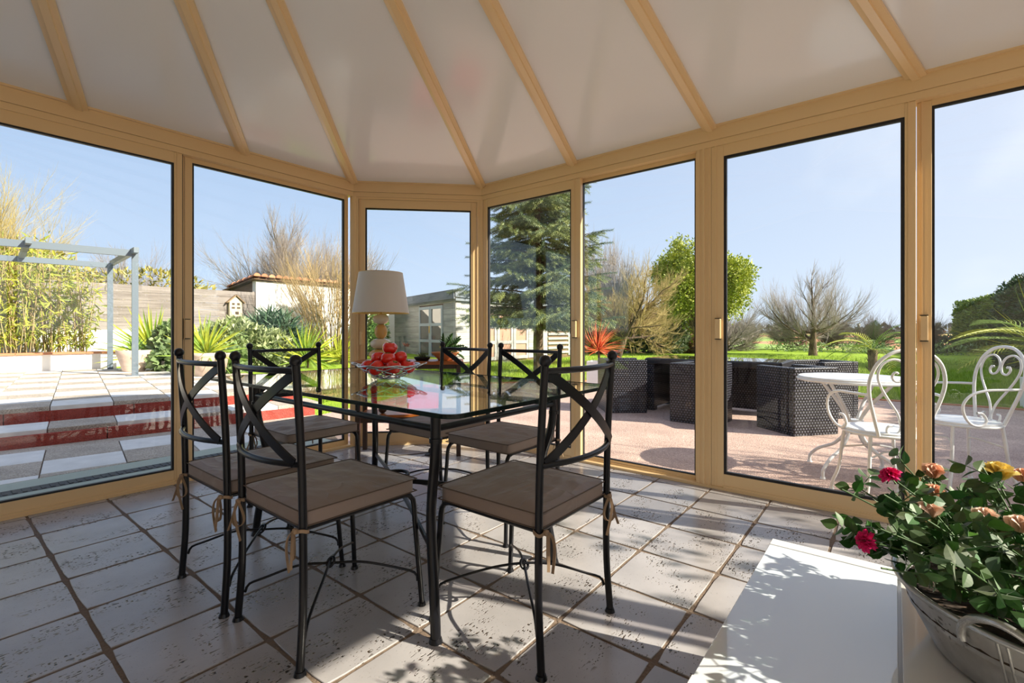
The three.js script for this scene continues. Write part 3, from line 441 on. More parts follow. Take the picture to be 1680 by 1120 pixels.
// ------------------------------------------------------------------ zinc tub of roses on the coffee table
const TUB = { x: 1.298, z: 0.245, y: CO.h, a: 0.27, b: 0.257, h: 0.135 };
{
  const o = thing('zinc_tub', 'oval galvanised zinc tub with strap handles on the white coffee table', 'tub', [TUB.x, TUB.y, TUB.z]);
  const ell = (pts, n = 56) => { const g = lathe(pts.map(([r, y]) => [r, y]), n); g.scale(TUB.a, 1, TUB.b); g.computeVertexNormals(); const p = g.attributes.position, uv = g.attributes.uv; for (let i = 0; i < p.count; i++) uv.setXY(i, uv.getX(i) * 1.7, p.getY(i)); return g; };
  part(o, 'shell', ell([[0.001, 0.002], [0.70, 0.002], [0.73, 0.006], [0.83, 0.058], [0.856, 0.072], [0.872, 0.0765], [0.878, 0.081], [0.878, 0.086], [0.888, 0.094], [0.955, 0.130], [0.945, 0.131], [0.84, 0.075], [0.70, 0.010], [0.001, 0.008]]), M.zinc);
  part(o, 'rolled_rim', (() => { const p = []; for (let i = 0; i < 64; i++) { const a = i / 64 * 6.2832; p.push([TUB.a * 0.952 * Math.cos(a), 0.131, TUB.b * 0.952 * Math.sin(a)]); } return tube(p, 0.006, 128, 8, true); })(), M.zinc);
  part(o, 'seam', (() => { const a = 3.62, c = Math.cos(a), s = Math.sin(a); return [0.003, -0.003].map((k) => tube([[TUB.a * 0.735 * c + k * s * 2, 0.006, TUB.b * 0.735 * s - k * c * 2], [TUB.a * 0.868 * c + k * s * 2, 0.078, TUB.b * 0.868 * s - k * c * 2], [TUB.a * 0.955 * c + k * s * 2, 0.128, TUB.b * 0.955 * s - k * c * 2]], 0.0022, 12, 6)); })(), M.zinc);
  for (const a0 of [3.62, 3.62 - Math.PI]) { // strap handles
    const f = (t) => { const a = a0 + (t - 0.5) * 0.46, up = Math.pow(Math.sin(t * Math.PI), 0.42), k = 0.92 + 0.055 * up; return [TUB.a * k * Math.cos(a) * 1.02, 0.100 + 0.062 * up, TUB.b * k * Math.sin(a) * 1.012]; };
    part(o, 'handle', tube(Array.from({ length: 25 }, (_, i) => f(0.5 - 0.5 * Math.cos(i / 24 * Math.PI))), 0.0066, 60, 10), M.zinc);
  }
  part(o, 'soil', (() => { const g = new THREE.CircleGeometry(1, 40).rotateX(-Math.PI / 2).scale(TUB.a * 0.90, 1, TUB.b * 0.90).translate(0, 0.100, 0); const h = cyl(1, 1, 0.012, 40).scale(TUB.a * 0.885, 1, TUB.b * 0.885).translate(0, 0.088, 0); return metric(h); })(), M.soil);
}
{
  const R = mulberry(77), base = V3(TUB.x, TUB.y + 0.1, TUB.z);
  // a serrate oval leaf, cupped along its midrib, unit length along +y, facing +z
  const leafShape = (() => { const pos = [], n = 5, prof = [0, 0.26, 0.36, 0.33, 0.2, 0]; const P = (i, s) => { const t = i / n; return [s * prof[i], t, 0.10 * Math.abs(s) * prof[i] * 2 - 0.13 * t * t]; };
    for (let i = 0; i < n; i++) for (const s of [-1, 1]) { const a = P(i, 0), b = P(i + 1, 0), c = P(i, s), d = P(i + 1, s); const q = s > 0 ? [a, c, b, b, c, d] : [a, b, c, b, d, c]; q.forEach((v) => pos.push(...v)); }
    const g = new THREE.BufferGeometry(); g.setAttribute('position', new THREE.Float32BufferAttribute(pos, 3)); g.computeVertexNormals(); g.setAttribute('uv', new THREE.BufferAttribute(new Float32Array(pos.length / 3 * 2), 2)); return g; })();
  const greens = [leafMat(0.020, 0.080, 0.012, 0.45, 0.25), leafMat(0.03, 0.12, 0.014, 0.45, 0.3), leafMat(0.012, 0.05, 0.010, 0.45, 0.2), leafMat(0.07, 0.19, 0.02, 0.5, 0.35)];
  const stemM = std(lin(0.045, 0.10, 0.025), 0.6);
  const petal = (w, l, cup, curl, n = 5, m = 4) => { const pos = [], idx = []; for (let i = 0; i <= n; i++) for (let j = 0; j <= m; j++) { const t = i / n, s = j / m * 2 - 1, ww = w * Math.pow(Math.sin(Math.PI * (0.12 + 0.74 * t)), 0.7); pos.push(s * ww, l * t, cup * (1 - s * s) * Math.sin(t * 2.2) * -1 + curl * Math.pow(t, 3)); } for (let i = 0; i < n; i++) for (let j = 0; j < m; j++) { const a = i * (m + 1) + j; idx.push(a, a + m + 1, a + 1, a + 1, a + m + 1, a + m + 2); } const g = new THREE.BufferGeometry(); g.setAttribute('position', new THREE.Float32BufferAttribute(pos, 3)); g.setIndex(idx); g.computeVertexNormals(); return g.toNonIndexed(); };
  function rose(parent, p, dir, size, col, open) {
    const q = Q(dir), mat = M4(p, q, size), gs = [];
    const n = open > 1 ? 34 : 15; for (let i = 0; i < n; i++) { const t = i / (n - 1), a = i * 2.4, tilt = open * (0.10 + 0.95 * t), r = 0.05 + 0.10 * t; gs.push(petal(open > 1 ? 0.22 : 0.30 + 0.16 * t, open > 1 ? 0.72 : 0.88 - 0.12 * t, 0.20, 0.10 * t * open + (t > 0.7 ? 0.12 : 0)).rotateX(tilt).translate(0, 0, r).rotateY(a)); }
    const f = part(parent, 'rose_flower', merge(gs).applyMatrix4(mat), col);
    part(f, 'sepals', [0, 1, 2, 3, 4].map((k) => new THREE.ConeGeometry(0.09, 0.62, 4).scale(1, 1, 0.3).translate(0, -0.3, 0).rotateX(-0.9).translate(0, 0.02, 0.06).rotateY(k * 1.2566)).concat([ball(0.13, 0, -0.02, 0, 8)]).map((g) => g.applyMatrix4(mat)), stemM);
  }
  const peach = leafMat(0.88, 0.56, 0.40, 0.6, 0.3), yellow = leafMat(0.82, 0.66, 0.22, 0.6, 0.3), magenta = leafMat(0.72, 0.015, 0.16, 0.55, 0.25), blush = leafMat(0.90, 0.70, 0.58, 0.6, 0.3);
  // pixel + depth along the view axis -> point
  const fw = V3(Math.sin(YAW), 0, -Math.cos(YAW)), rt = V3(Math.cos(YAW), 0, Math.sin(YAW));
  const at = (px, py, d) => V3(0, EYE, 0).addScaledVector(fw, d).addScaledVector(rt, d * (px - 840) / FOCAL).add(V3(0, d * (543 - py) / FOCAL, 0));
  let count = 0; const extra = [], extraC = [];
  function bush(name, label, cat, stems, budget, flowers) {
    const o = thing(name, label, cat, [0, 0, 0]), sg = [], R2 = R;
    const put = (p, dir, len) => { const q = Q(dir, R2() * 6.28), m = M4(p, q, len), k = Math.floor(R2() * R2() * 4.99) % 4; if (count < budget) { const l = new THREE.Mesh(leafShape, greens[k]); l.name = 'leaf'; l.castShadow = l.receiveShadow = true; l.applyMatrix4(m); o.add(l); count++; } else { extra.push(m); extraC.push(lin(0.018 + 0.03 * R2(), 0.07 + 0.06 * R2(), 0.014)); } };
    const spray = (p, dir) => { // a stalk with five leaflets
      const L = 0.035 + 0.025 * R2(), e = p.clone().addScaledVector(dir, L), side = dir.clone().cross(V3(R2() - 0.5, R2() - 0.5, R2() - 0.5)).normalize(), s = 0.022 + 0.012 * R2();
      sg.push(rod(p.toArray(), e.toArray(), 0.0012, 0.0008, 4)); put(e, dir.clone().add(V3(0, -0.25, 0)), s * 1.15);
      for (const [t, k] of [[0.8, 1], [0.8, -1], [0.35, 1], [0.35, -1]]) put(p.clone().addScaledVector(dir, L * t), dir.clone().multiplyScalar(0.55).addScaledVector(side, k).add(V3(0, -0.1, 0)), s);
    };
    const stem = (a, b, r) => { const mid = a.clone().lerp(b, 0.5).add(V3(0, 0.02, 0)).add(V3((R2() - 0.5) * 0.03, 0, (R2() - 0.5) * 0.03)); const c = new THREE.CatmullRomCurve3([a, mid, b]); sg.push(new THREE.TubeGeometry(c, 8, r, 5)); return c; };
    for (let i = 0; i < stems; i++) {
      const a = R2() * 6.283, rr = Math.sqrt(R2()), foot = base.clone().add(V3(0.16 * rr * Math.cos(a), 0, 0.15 * rr * Math.sin(a))), out = 0.10 + 0.22 * R2();
      const tip = base.clone().add(V3((0.15 * rr + out) * Math.cos(a) * 0.92, 0.07 + 0.17 * R2() * (1.1 - 0.35 * rr), (0.15 * rr + out) * Math.sin(a) * 0.95)), c = stem(foot, tip, 0.0017);
      for (let k = 0; k < 7; k++) { const t = 0.25 + 0.75 * (k + R2() * 0.5) / 7, p = c.getPoint(Math.min(1, t)), b = R2() * 6.283; spray(p, V3(Math.cos(b), 0.15 + 0.5 * R2(), Math.sin(b)).normalize()); }
    }
    for (const [px, py, d, size, col, open, dir] of flowers) { const p = at(px, py, d), ft = base.clone().add(V3((p.x - base.x) * 0.3, 0.03, (p.z - base.z) * 0.3)), c = stem(ft, p.clone().addScaledVector(V3(...dir).normalize(), -size * 0.1), 0.0018); rose(o, p, V3(...dir), size, col, open); for (const t of [0.45, 0.62, 0.78]) { const b = R2() * 6.283; spray(c.getPoint(t), V3(Math.cos(b), 0.3, Math.sin(b)).normalize()); } }
    part(o, 'stems', sg, stemM); return o;
  }
  bush('magenta_rose', 'miniature rose with two magenta blooms at the edge of the zinc tub', 'flower', 4, 60, [[1462, 782, 1.02, 0.026, magenta, 1.25, [-0.3, 0.8, -0.3]], [1424, 888, 0.94, 0.026, magenta, 1.25, [-0.7, 0.25, -0.6]]]);
  const b2 = bush('peach_rose', 'leafy rose bush with peach and yellow blooms growing in the zinc tub', 'flower', 44, 290, [[1530, 782, 1.08, 0.036, peach, 0.42, [-0.2, 0.9, 0.1]], [1531, 814, 1.02, 0.030, peach, 0.4, [0, 0.9, 0.2]], [1526, 846, 0.93, 0.038, blush, 0.5, [-0.15, 1, -0.05]], [1615, 857, 0.95, 0.034, blush, 0.45, [0.1, 1, 0.1]], [1672, 872, 0.92, 0.036, blush, 0.5, [0.1, 1, 0.1]], [1637, 786, 1.05, 0.044, yellow, 0.8, [0.1, 1, 0]], [1679, 790, 1.08, 0.034, peach, 0.5, [0.2, 1, 0]]]);
  instanced(b2, 'small_leaves', leafShape, M.leafWhite, extra, extraC);
}

// ------------------------------------------------------------------ grounds
const PY = -0.05;   // gravel patio level
const TO = [3.15, -5.70], TU = [-0.988, -0.156], TV = [0.156, -0.988];      // raised terrace: origin, along (to the west), away
const tp = (u, v) => [TO[0] + TU[0] * u + TV[0] * v, TO[1] + TU[1] * u + TV[1] * v];
const GY = -0.10;
{
  const lawn = thing('lawn', 'bright green mown lawn around the patio', 'lawn', [0, 0, 0], 0, null, 'structure');
  part(lawn, 'turf', metric(slab([[2.6, -60], [34, -60], [34, 0.6], [39, 0.8], [39, 60], [9.0, 60], [9.0, 14], [2.6, 14]], GY - 0.3, GY)), M.lawn);
  const field = thing('field', 'pale green and ochre farm field beyond the garden hedge', 'field', [0, 0, 0], 0, null, 'structure');
  part(field, 'soil_strip', metric(slab([[34, -260], [420, -260], [420, 260], [39, 260], [39, 0.8], [34, 0.6]], GY - 0.3, GY)), M.field);
  const yard = thing('ground_behind', 'pale ground beyond the fence and the house', 'ground', [0, 0, 0], 0, null, 'structure');
  part(yard, 'earth', metric(slab([[-80, -120], [2.6, -120], [2.6, -3.9], [-80, -3.9]], GY - 0.3, GY)), M.lawn);
  const patio = thing('patio', 'pinkish-brown gravel-resin patio outside the sliding doors', 'patio', [0, 0, 0], 0, null, 'structure');
  part(patio, 'resin_gravel', metric(slab([[2.5, -3.90], [XR + 0.11, CZ0 - 0.05], [XR + 0.11, CZ1 + 0.05], [CX + 0.06, ZR + 0.11], [-3, ZR + 0.11], [-3, 14], [9.6, 14], [9.35, 0], [9.1, -5.0], [6.8, -7.0], [3.22, -5.72], [2.5, -5.6]], -0.25, PY)), M.patio);
  part(patio, 'edging', [[[9.6, 14], [9.35, 0]], [[9.35, 0], [9.1, -5]], [[9.1, -5], [6.8, -7]]].map(([a, b]) => { const L = Math.hypot(b[0] - a[0], b[1] - a[1]); return box(L, 0.2, 0.07).rotateY(-Math.atan2(b[1] - a[1], b[0] - a[0])).translate((a[0] + b[0]) / 2, PY - 0.08, (a[1] + b[1]) / 2); }), M.terracotta);
  // grass blades where the lawn is near
  const R = mulberry(5), bl = [], blc = [], g = (() => { const pos = []; for (let i = 0; i < 9; i++) { const a = i * 2.4, r = 0.02 * (i % 3), x = r * Math.cos(a), z = r * Math.sin(a), h = 0.035 + 0.014 * (i % 4), l = 0.018; const dx = Math.cos(a * 1.7) * 0.0035, dz = Math.sin(a * 1.7) * 0.0035; pos.push(x - dx, 0, z - dz, x + dx, 0, z + dz, x + l * Math.cos(a), h, z + l * Math.sin(a)); } const q = new THREE.BufferGeometry(); q.setAttribute('position', new THREE.Float32BufferAttribute(pos, 3)); q.computeVertexNormals(); return q; })();
  const edge = (z) => z > 0 ? 9.35 + z * 0.018 : z > -5 ? mixn(9.35, 9.1, -z / 5) : z > -7 ? mixn(9.1, 6.8, (-5 - z) / 2) : 3.9;
  for (let i = 0; i < 70000; i++) { const z = 5 - 21 * R(), x = edge(z) + 0.05 + 17 * R() * R(); if (x > 30) continue; bl.push(M4(V3(x, GY - 0.004, z), Q(V3(0.2 * (R() - 0.5), 1, 0.2 * (R() - 0.5)), R() * 6.28), 0.8 + 0.9 * R())); const t = R(); blc.push(lin(mixn(0.18, 0.42, t), mixn(0.30, 0.54, t), 0.012 + 0.03 * t)); }
  instanced(lawn, 'grass_blades', g, phys(0xffffff, 0.7, { transmission: 0.25, thickness: 0, side: THREE.DoubleSide }), bl, blc);
}
{ // low paved court, two red steps, terrace
  const court = thing('paved_court', 'chequered white and pebble paving slabs between the sliding door and red steps', 'paving', [0, 0, 0], 0, null, 'structure');
  part(court, 'mortar_bed', metric(slab([tp(-0.02, 0), tp(9, 0), [-6, -3.9], [2.45, -3.9]], -0.2, -0.042)), M.grout);
  const turn = Math.atan2(-TU[1], TU[0]), S = 0.5, J = 0.008, sg = [metric(slab([[-S / 2 + J / 2, -S / 2 + J / 2], [S / 2 - J / 2, -S / 2 + J / 2], [S / 2 - J / 2, S / 2 - J / 2], [-S / 2 + J / 2, S / 2 - J / 2]], -0.04, 0, 0.003))];
  const lay = (parent, u, v, y, white) => { const [x, z] = tp(u, v), m = part(parent, 'paving_slab', sg[0], white ? M.slab : M.pebble); m.position.set(x, y, z); m.rotation.y = turn; };
  const u0 = -0.08;
  for (let i = 0; i < 15; i++) for (let j = 0; j < 4; j++) { const u = u0 + (i + 0.5) * S, v = -0.22 - (j - 0.5) * S, [x, z] = tp(u, v); if (v > -0.2) continue; if (z < -5.06) { lay(court, u, v, -0.03, (i + j) % 2 === 0); continue; } const h = S / 2 - J / 2, poly = clip([tp(u - h, v - h), tp(u + h, v - h), tp(u + h, v + h), tp(u - h, v + h)], 0, 1, -4.765); let ar = 0; poly.forEach((p, q) => { const r = poly[(q + 1) % poly.length]; ar += p[0] * r[1] - r[0] * p[1]; }); if (poly.length > 2 && Math.abs(ar) > 0.004) part(court, 'paving_slab', metric(slab(poly, -0.07, -0.03, 0.002)), (i + j) % 2 === 0 ? M.slab : M.pebble); }
  part(court, 'narrow_slab_row', metric(slab([tp(0, -0.215), tp(8, -0.215), tp(8, -0.005), tp(0, -0.005)], -0.06, -0.031)), M.pebble);
  const drain = thing('drain_channel', 'grey-green threshold strip with a slotted drain grille outside the terrace door', 'drain', [0, 0, 0], 0, null, 'structure');
  part(drain, 'concrete_strip', span(-5, 2.5, -0.2, -0.028, -4.755, -3.887), std(lin(0.36, 0.40, 0.33), 0.8));
  const slots = []; for (let i = 0; i < 150; i++) slots.push(box(0.022, 0.004, 0.10, -4.5 + i * 0.045, -0.0245, -4.47)); part(drain, 'grille', [span(-5, 2.5, -0.0275, -0.0262, -4.535, -4.405), ...slots], M.black, 'black slotted grille');
  const steps = thing('terrace_steps', 'two red concrete steps with white and pebble slab treads', 'steps', [0, 0, 0], 0, null, 'structure');
  for (let i = 0; i < 9; i++) for (const [v0, v1, y0, y1] of [[0, 0.66, -0.15, 0.074], [0.66, 1.1, -0.15, 0.204]]) { const a = i * 1.0 - (v0 ? 0.25 : 0), b = a + 0.992; part(steps, 'riser_block', metric(slab([tp(Math.max(0, a), v0), tp(b, v0), tp(b, v1), tp(Math.max(0, a), v1)], y0, y1, 0.004)), M.redConcrete); }
  for (let i = 0; i < 14; i++) lay(steps, u0 + (i + 0.5) * S, 0.29, 0.114, i % 2 === 1);
  const terrace = thing('terrace', 'raised sunlit terrace of white and pebble slabs above the red steps', 'terrace', [0, 0, 0], 0, null, 'structure');
  part(terrace, 'terrace_base', metric(slab([tp(0.0, 1.1), tp(9, 1.1), tp(9, 7.2), tp(1.0, 7.2), tp(0.9, 4.2), tp(0.0, 3.6)], -0.15, 0.21)), M.pebble);
  for (let i = 0; i < 18; i++) for (let j = 0; j < 12; j++) { const u = u0 + (i + 0.5) * S, v = 0.91 + j * S; if (v > 3.6 && u < 1.0) continue; if (v > 6.8) continue; lay(terrace, u, v, 0.25, (i + j) % 2 === 0); }
  const bank = thing('planting_bank', 'strip of green lawn and soil beside the raised terrace', 'lawn', [0, 0, 0], 0, null, 'structure');
  part(bank, 'turf', metric(slab([tp(0.02, 3.6), tp(0.9, 4.2), tp(1.0, 7.3), tp(3, 7.3), tp(3, 12), tp(-8, 12), tp(-6, 5.0), tp(-1.0, 3.2)], -0.3, 0.14)), M.lawn);
}
{
  const o = thing('planter_wall', 'low white rendered planter wall with terracotta coping along the terrace', 'wall', [0, 0, 0]), R = mulberry(3);
  part(o, 'render', metric(slab([tp(1.6, 6.75), tp(9, 6.75), tp(9, 6.95), tp(1.6, 6.95)], 0.25, 0.57)), M.render);
  for (let i = 0; i < 15; i++) part(o, 'coping_tile', slab([tp(1.58 + i * 0.495, 6.71), tp(2.068 + i * 0.495, 6.71), tp(2.068 + i * 0.495, 6.99), tp(1.58 + i * 0.495, 6.99)], 0.57, 0.60, 0.006), M.terracotta);
  part(o, 'soil', metric(slab([tp(1.6, 6.95), tp(9, 6.95), tp(9, 9), tp(1.6, 9)], 0.1, 0.52)), M.soil);
}
{ // steel pergola
  const o = thing('pergola', 'blue-grey square-tube steel pergola standing on the terrace', 'pergola', [0, 0, 0]), y = 2.36;
  const post = (u, v) => { const [x, z] = tp(u, v); part(o, 'post', [box(0.09, y - 0.26, 0.09, 0, (y + 0.26) / 2, 0), box(0.24, 0.012, 0.24, 0, 0.257, 0)].map((g) => g.rotateY(-0.157).translate(x, 0, z)), M.steelBlue); };
  const beam = (u0, v0, u1, v1, h, yy) => { const a = tp(u0, v0), b = tp(u1, v1), L = Math.hypot(b[0] - a[0], b[1] - a[1]); part(o, 'beam', box(L, h, 0.07).rotateY(-Math.atan2(b[1] - a[1], b[0] - a[0])).translate((a[0] + b[0]) / 2, yy, (a[1] + b[1]) / 2), M.steelBlue); };
  post(1.47, 4.38); post(1.72, 6.35); post(5.2, 4.38); post(5.2, 6.35);
  beam(1.44, 4.38, 6, 4.38, 0.11, y); beam(1.69, 6.35, 6, 6.35, 0.10, y - 0.03);
  for (const u of [1.47, 2.75, 4.05, 5.3]) beam(u, 4.1, u + 0.22, 6.5, 0.09, y + 0.03);
}
{ // board fence with an insect house, white outbuilding behind
  const o = thing('board_fence', 'weathered grey horizontal board fence behind the terrace planting', 'fence', [0, 0, 0]), R = mulberry(12);
  for (let k = 0; k < 6; k++) { const y = 1.06 + k * 0.19; for (let b = 0; b < 7; b++) { const x0 = -5.6 + b * 1.72, m = part(o, 'board', metric(span(x0 + 0.004, x0 + 1.716, y, y + 0.184, -15.16, -15.13 + 0.006 * R()), 1, R() * 4, R() * 4), M.fence); } }
  for (let b = 0; b < 8; b++) part(o, 'post', metric(span(-5.65 + b * 1.72, -5.55 + b * 1.72, 0, 2.22, -15.26, -15.165)), M.fence);
  part(o, 'foot_wall', metric(span(-5.7, 6.45, -0.1, 1.055, -15.25, -15.12)), M.render, 'white rendered base');
  const h = thing('insect_house', 'small pale wooden insect house with pitched roof on the board fence', 'birdhouse', [5.86, 1.45, -15.02]), pale = std(lin(0.72, 0.62, 0.42), 0.8), dk = std(lin(0.10, 0.07, 0.05), 0.9);
  part(h, 'body', extrude([[-0.17, 0], [0.17, 0], [0.17, 0.42], [0, 0.58], [-0.17, 0.42]], 0.10).translate(0, 0, -0.09), pale);
  for (const s of [-1, 1]) part(h, 'roof_board', box(0.34, 0.025, 0.18).rotateZ(-s * 0.755).translate(s * 0.115, 0.51, -0.03), std(lin(0.30, 0.2, 0.11), 0.8));
  for (const [x, y, w, q] of [[-0.07, 0.36, 0.07, 0.06], [0.07, 0.36, 0.07, 0.06], [-0.07, 0.25, 0.09, 0.05], [0.07, 0.25, 0.09, 0.05], [0.03, 0.1, 0.09, 0.08]]) part(h, 'opening', box(w, q, 0.012, x, y, 0.012), dk);
  part(h, 'base_board', box(0.40, 0.03, 0.15, 0, -0.015, -0.02), dk);
}
{
  const o = thing('white_outbuilding', 'white rendered outbuilding with terracotta roof tiles and boarded gable', 'building', [0, 0, 0]), x0 = 6.46, x1 = 11.6, z0 = -15.1, z1 = -17.9;
  part(o, 'front_wall', metric(span(x0, x1, -0.2, 2.55, z0 - 0.25, z0)), M.render);
  part(o, 'gable', metric(extrude([[-z0 + 0.02, 0], [-z1, 0], [-z1, 2.25], [-z0 + 0.02, 2.54]].map(([a, b]) => [a, b]), 0.12).rotateY(Math.PI / 2).translate(x0 + 0.01, 0, 0)), M.barn);
  const tg = new THREE.CylinderGeometry(0.085, 0.095, 0.42, 8, 1, false, 0, Math.PI).rotateX(-Math.PI / 2).rotateZ(Math.PI / 2).rotateX(0); const R = mulberry(9);
  const tones = [M.terracotta, std(lin(0.55, 0.27, 0.15), 0.9), std(lin(0.42, 0.17, 0.09), 0.9)], tile = toCreasedNormals(new THREE.CylinderGeometry(0.088, 0.098, 0.44, 8, 1, false, -Math.PI / 2, Math.PI).rotateX(-Math.PI / 2).rotateX(0), 0.6);
  part(o, 'roof_deck', slab([[x0 - 0.1, z0 + 0.12], [x1, z0 + 0.12], [x1, z1 - 0.2], [x0 - 0.1, z1 - 0.2]], 0, 0.05).rotateX(0).applyMatrix4(new THREE.Matrix4().makeTranslation(0, 2.57, z0).multiply(new THREE.Matrix4().makeRotationX(-0.105)).multiply(new THREE.Matrix4().makeTranslation(0, 0, -z0))), M.barn);
  for (let i = 0; i < 24; i++) for (let j = 0; j < 5; j++) { const m = part(o, 'roof_tile', tile, tones[Math.floor(R() * 3)]); const z = z0 + 0.0 - j * 0.40; m.position.set(x0 - 0.05 + i * 0.215, 2.63 + (z - z0) * 0.105 + 0.012 * R(), z); m.rotation.set(-0.12, (R() - 0.5) * 0.08, 0); }
}
{ // garden shed
  const C0 = [10.93, -11.07], C1 = [12.78, -17.0], C2 = [18.5, -10.85], C3 = [20.0, -16.9], H0 = 2.16, R = mulberry(31);
  const o = thing('garden_shed', 'weathered whitewashed timber shed with double glazed doors and grey fascia', 'shed', [0, 0, 0]);
  const dark = M.barn, blueGrey = std(lin(0.42, 0.47, 0.52), 0.8), glassD = phys(lin(0.10, 0.09, 0.085), 0.03, { clearcoat: 1 }), brownP = std(lin(0.44, 0.25, 0.18), 0.7);
  part(o, 'core', slab([C0, C1, C3, C2].map(([x, z]) => [x + (15.3 - x) * 0.012, z + (-13 - z) * 0.012]), -0.2, 2.0), dark);
  const face = (a, b, h0, h1, skip) => { const L = Math.hypot(b[0] - a[0], b[1] - a[1]), [m] = wallMatrix(a, b); for (let y = 0; y < 2.05; y += 0.195) { for (const [s0, s1] of skip(y)) { const g = metric(span(s0 * L, s1 * L, y + 0.003, Math.min(y + 0.192, mixn(h0, h1, (s0 + s1) / 2)), -0.015, 0.01 + 0.006 * R()), 1, R() * 3, R() * 3); part(o, 'wall_board', g.applyMatrix4(m), M.shedWood); } } return [m, L]; };
  // local z of a wallMatrix points to the left of a->b turned inwards; run so that it faces the garden
  const [mA, LA] = face(C1, C0, H0, H0, (y) => y < 1.9 ? [[0, 0.53], [0.857, 1]] : [[0, 1]]);
  { // glazed double door
    const s0 = 0.533 * LA, s1 = 0.854 * LA, w = (s1 - s0) / 2;
    for (const k of [0, 1]) { const a = s0 + k * w + 0.01, b = a + w - 0.02, d = part(o, 'door', [span(a, a + 0.09, 0.05, 1.9, 0.0, 0.05), span(b - 0.09, b, 0.05, 1.9, 0.0, 0.05), ...[0.05, 0.62, 1.2, 1.80].map((y) => span(a + 0.09, b - 0.09, y, y + 0.10, 0.0, 0.05))].map((g) => g.applyMatrix4(mA)), blueGrey);
      for (const y of [0.15, 0.72, 1.30]) part(d, 'pane', span(a + 0.09, b - 0.09, y, y + (y > 1 ? 0.5 : 0.48), 0.01, 0.02).applyMatrix4(mA), glassD); if (!k) part(d, 'lock', span(b - 0.05, b + 0.01, 0.95, 1.2, 0.05, 0.07).applyMatrix4(mA), M.brass); }
  }
  const [mB, LB] = face(C0, C2, H0, 2.0, (y) => y < 1.75 ? [[0, 0.135], [0.50, 0.66], [0.86, 1]] : [[0, 1]]);
  { // lattice-framed doors with brown panels, and a slatted hatch
    const s0 = 0.14 * LB, s1 = 0.495 * LB, n = 3, w = (s1 - s0) / n;
    for (let k = 0; k < n; k++) { const a = s0 + k * w, b = a + w - 0.03, d = part(o, 'door', [span(a, a + 0.12, 0, 1.78, 0, 0.05), span(b - 0.12, b, 0, 1.78, 0, 0.05), ...[0, 0.56, 1.12, 1.66].map((y) => span(a + 0.12, b - 0.12, y, y + 0.12, 0, 0.05))].map((g) => g.applyMatrix4(mB)), M.shedWood); for (const y of [0.12, 0.68, 1.24]) part(d, 'panel', span(a + 0.12, b - 0.12, y, y + 0.44, 0.005, 0.02).applyMatrix4(mB), brownP, 'brown panel'); }
    for (let k = 0; k < 9; k++) part(o, 'slat', span(0.665 * LB, 0.855 * LB, 0.1 + k * 0.19, 0.2 + k * 0.19, 0.0, 0.04).applyMatrix4(mB), M.shedWood);
  }
  const fas = (a, b, y0, y1, h) => { const L = Math.hypot(b[0] - a[0], b[1] - a[1]), [m] = wallMatrix(a, b); part(o, 'fascia', metric(extrude([[-0.15, y0 - h], [L + 0.15, y1 - h], [L + 0.15, y1], [-0.15, y0]], 0.05).translate(0, 0, 0.10)).applyMatrix4(m), M.shedFascia); };
  fas(C1, C0, 2.34, 2.36, 0.30); fas(C0, C2, 2.36, 2.14, 0.24);
  part(o, 'roof', (() => { const g = slab([C0, C1, C3, C2].map(([x, z]) => [x + Math.sign(x - 15) * 0.1, z + Math.sign(z + 14) * 0.1]), 2.0, 2.3); const p = g.attributes.position; for (let i = 0; i < p.count; i++) if (p.getY(i) > 2.2) p.setY(i, 2.355 - (p.getX(i) - 10.9) * 0.029); g.computeVertexNormals(); return g; })(), M.shedFascia);
}
// ------------------------------------------------------------------ garden furniture on the patio
{
  const cube = (label, pos, turn) => {
    const o = thing('wicker_armchair', label, 'armchair', pos, turn, 'dark woven cube armchairs round the wicker table'), w = 0.54, h = 0.695, t = 0.085;
    part(o, 'back', metric(rbox(w, h, t, 0.012, 0, h / 2, -w / 2 + t / 2)), M.wicker);
    for (const s of [-1, 1]) part(o, 'arm_side', metric(rbox(t, h - 0.002, w - t, 0.012, s * (w / 2 - t / 2), h / 2, t / 2)), M.wicker);
    part(o, 'seat_base', metric(rbox(w - 2 * t, 0.34, w - t, 0.01, 0, 0.20, t / 2)), M.wicker);
    part(o, 'seat_pad', rbox(w - 2 * t - 0.01, 0.06, w - t - 0.02, 0.02, 0, 0.40, t / 2), std(lin(0.025, 0.025, 0.03), 0.8), 'dark grey seat pad');
    return o;
  };
  cube('dark wicker cube armchair beside the white cordyline planter', [6.01, PY, -2.90], 0.70);
  cube('dark wicker cube armchair with its shaded back to the sliding doors', [5.86, PY, -1.80], 1.50);
  cube('dark wicker cube armchair with its woven side towards the round white table', [5.94, PY, -0.83], 2.46);
  cube('dark wicker cube armchair on the lawn side of the wicker table', [7.22, PY, -0.72], -2.20);
  const o = thing('wicker_table', 'square dark wicker garden table with glass top', 'table', [6.63, PY, -1.83], 0);
  part(o, 'frame_top', [metric(rbox(0.82, 0.07, 1.66, 0.01, 0, 0.665, 0))], M.wickerDark);
  part(o, 'glass_top', rbox(0.79, 0.008, 1.63, 0.003, 0, 0.7045, 0), phys(lin(0.03, 0.03, 0.035), 0.03, { clearcoat: 1 }), 'dark reflecting glass');
  part(o, 'side_panel', metric(rbox(0.04, 0.60, 1.40, 0.006, 0.34, 0.33, 0)), M.wicker); part(o, 'end_panel', metric(rbox(0.56, 0.60, 0.04, 0.006, 0, 0.33, -0.76)), M.wicker);
  for (const a of [-1, 1]) for (const b of [-1, 1]) part(o, 'leg', metric(rbox(0.12, 0.63, 0.12, 0.01, a * 0.34, 0.315, b * 0.76)), M.wicker);
}
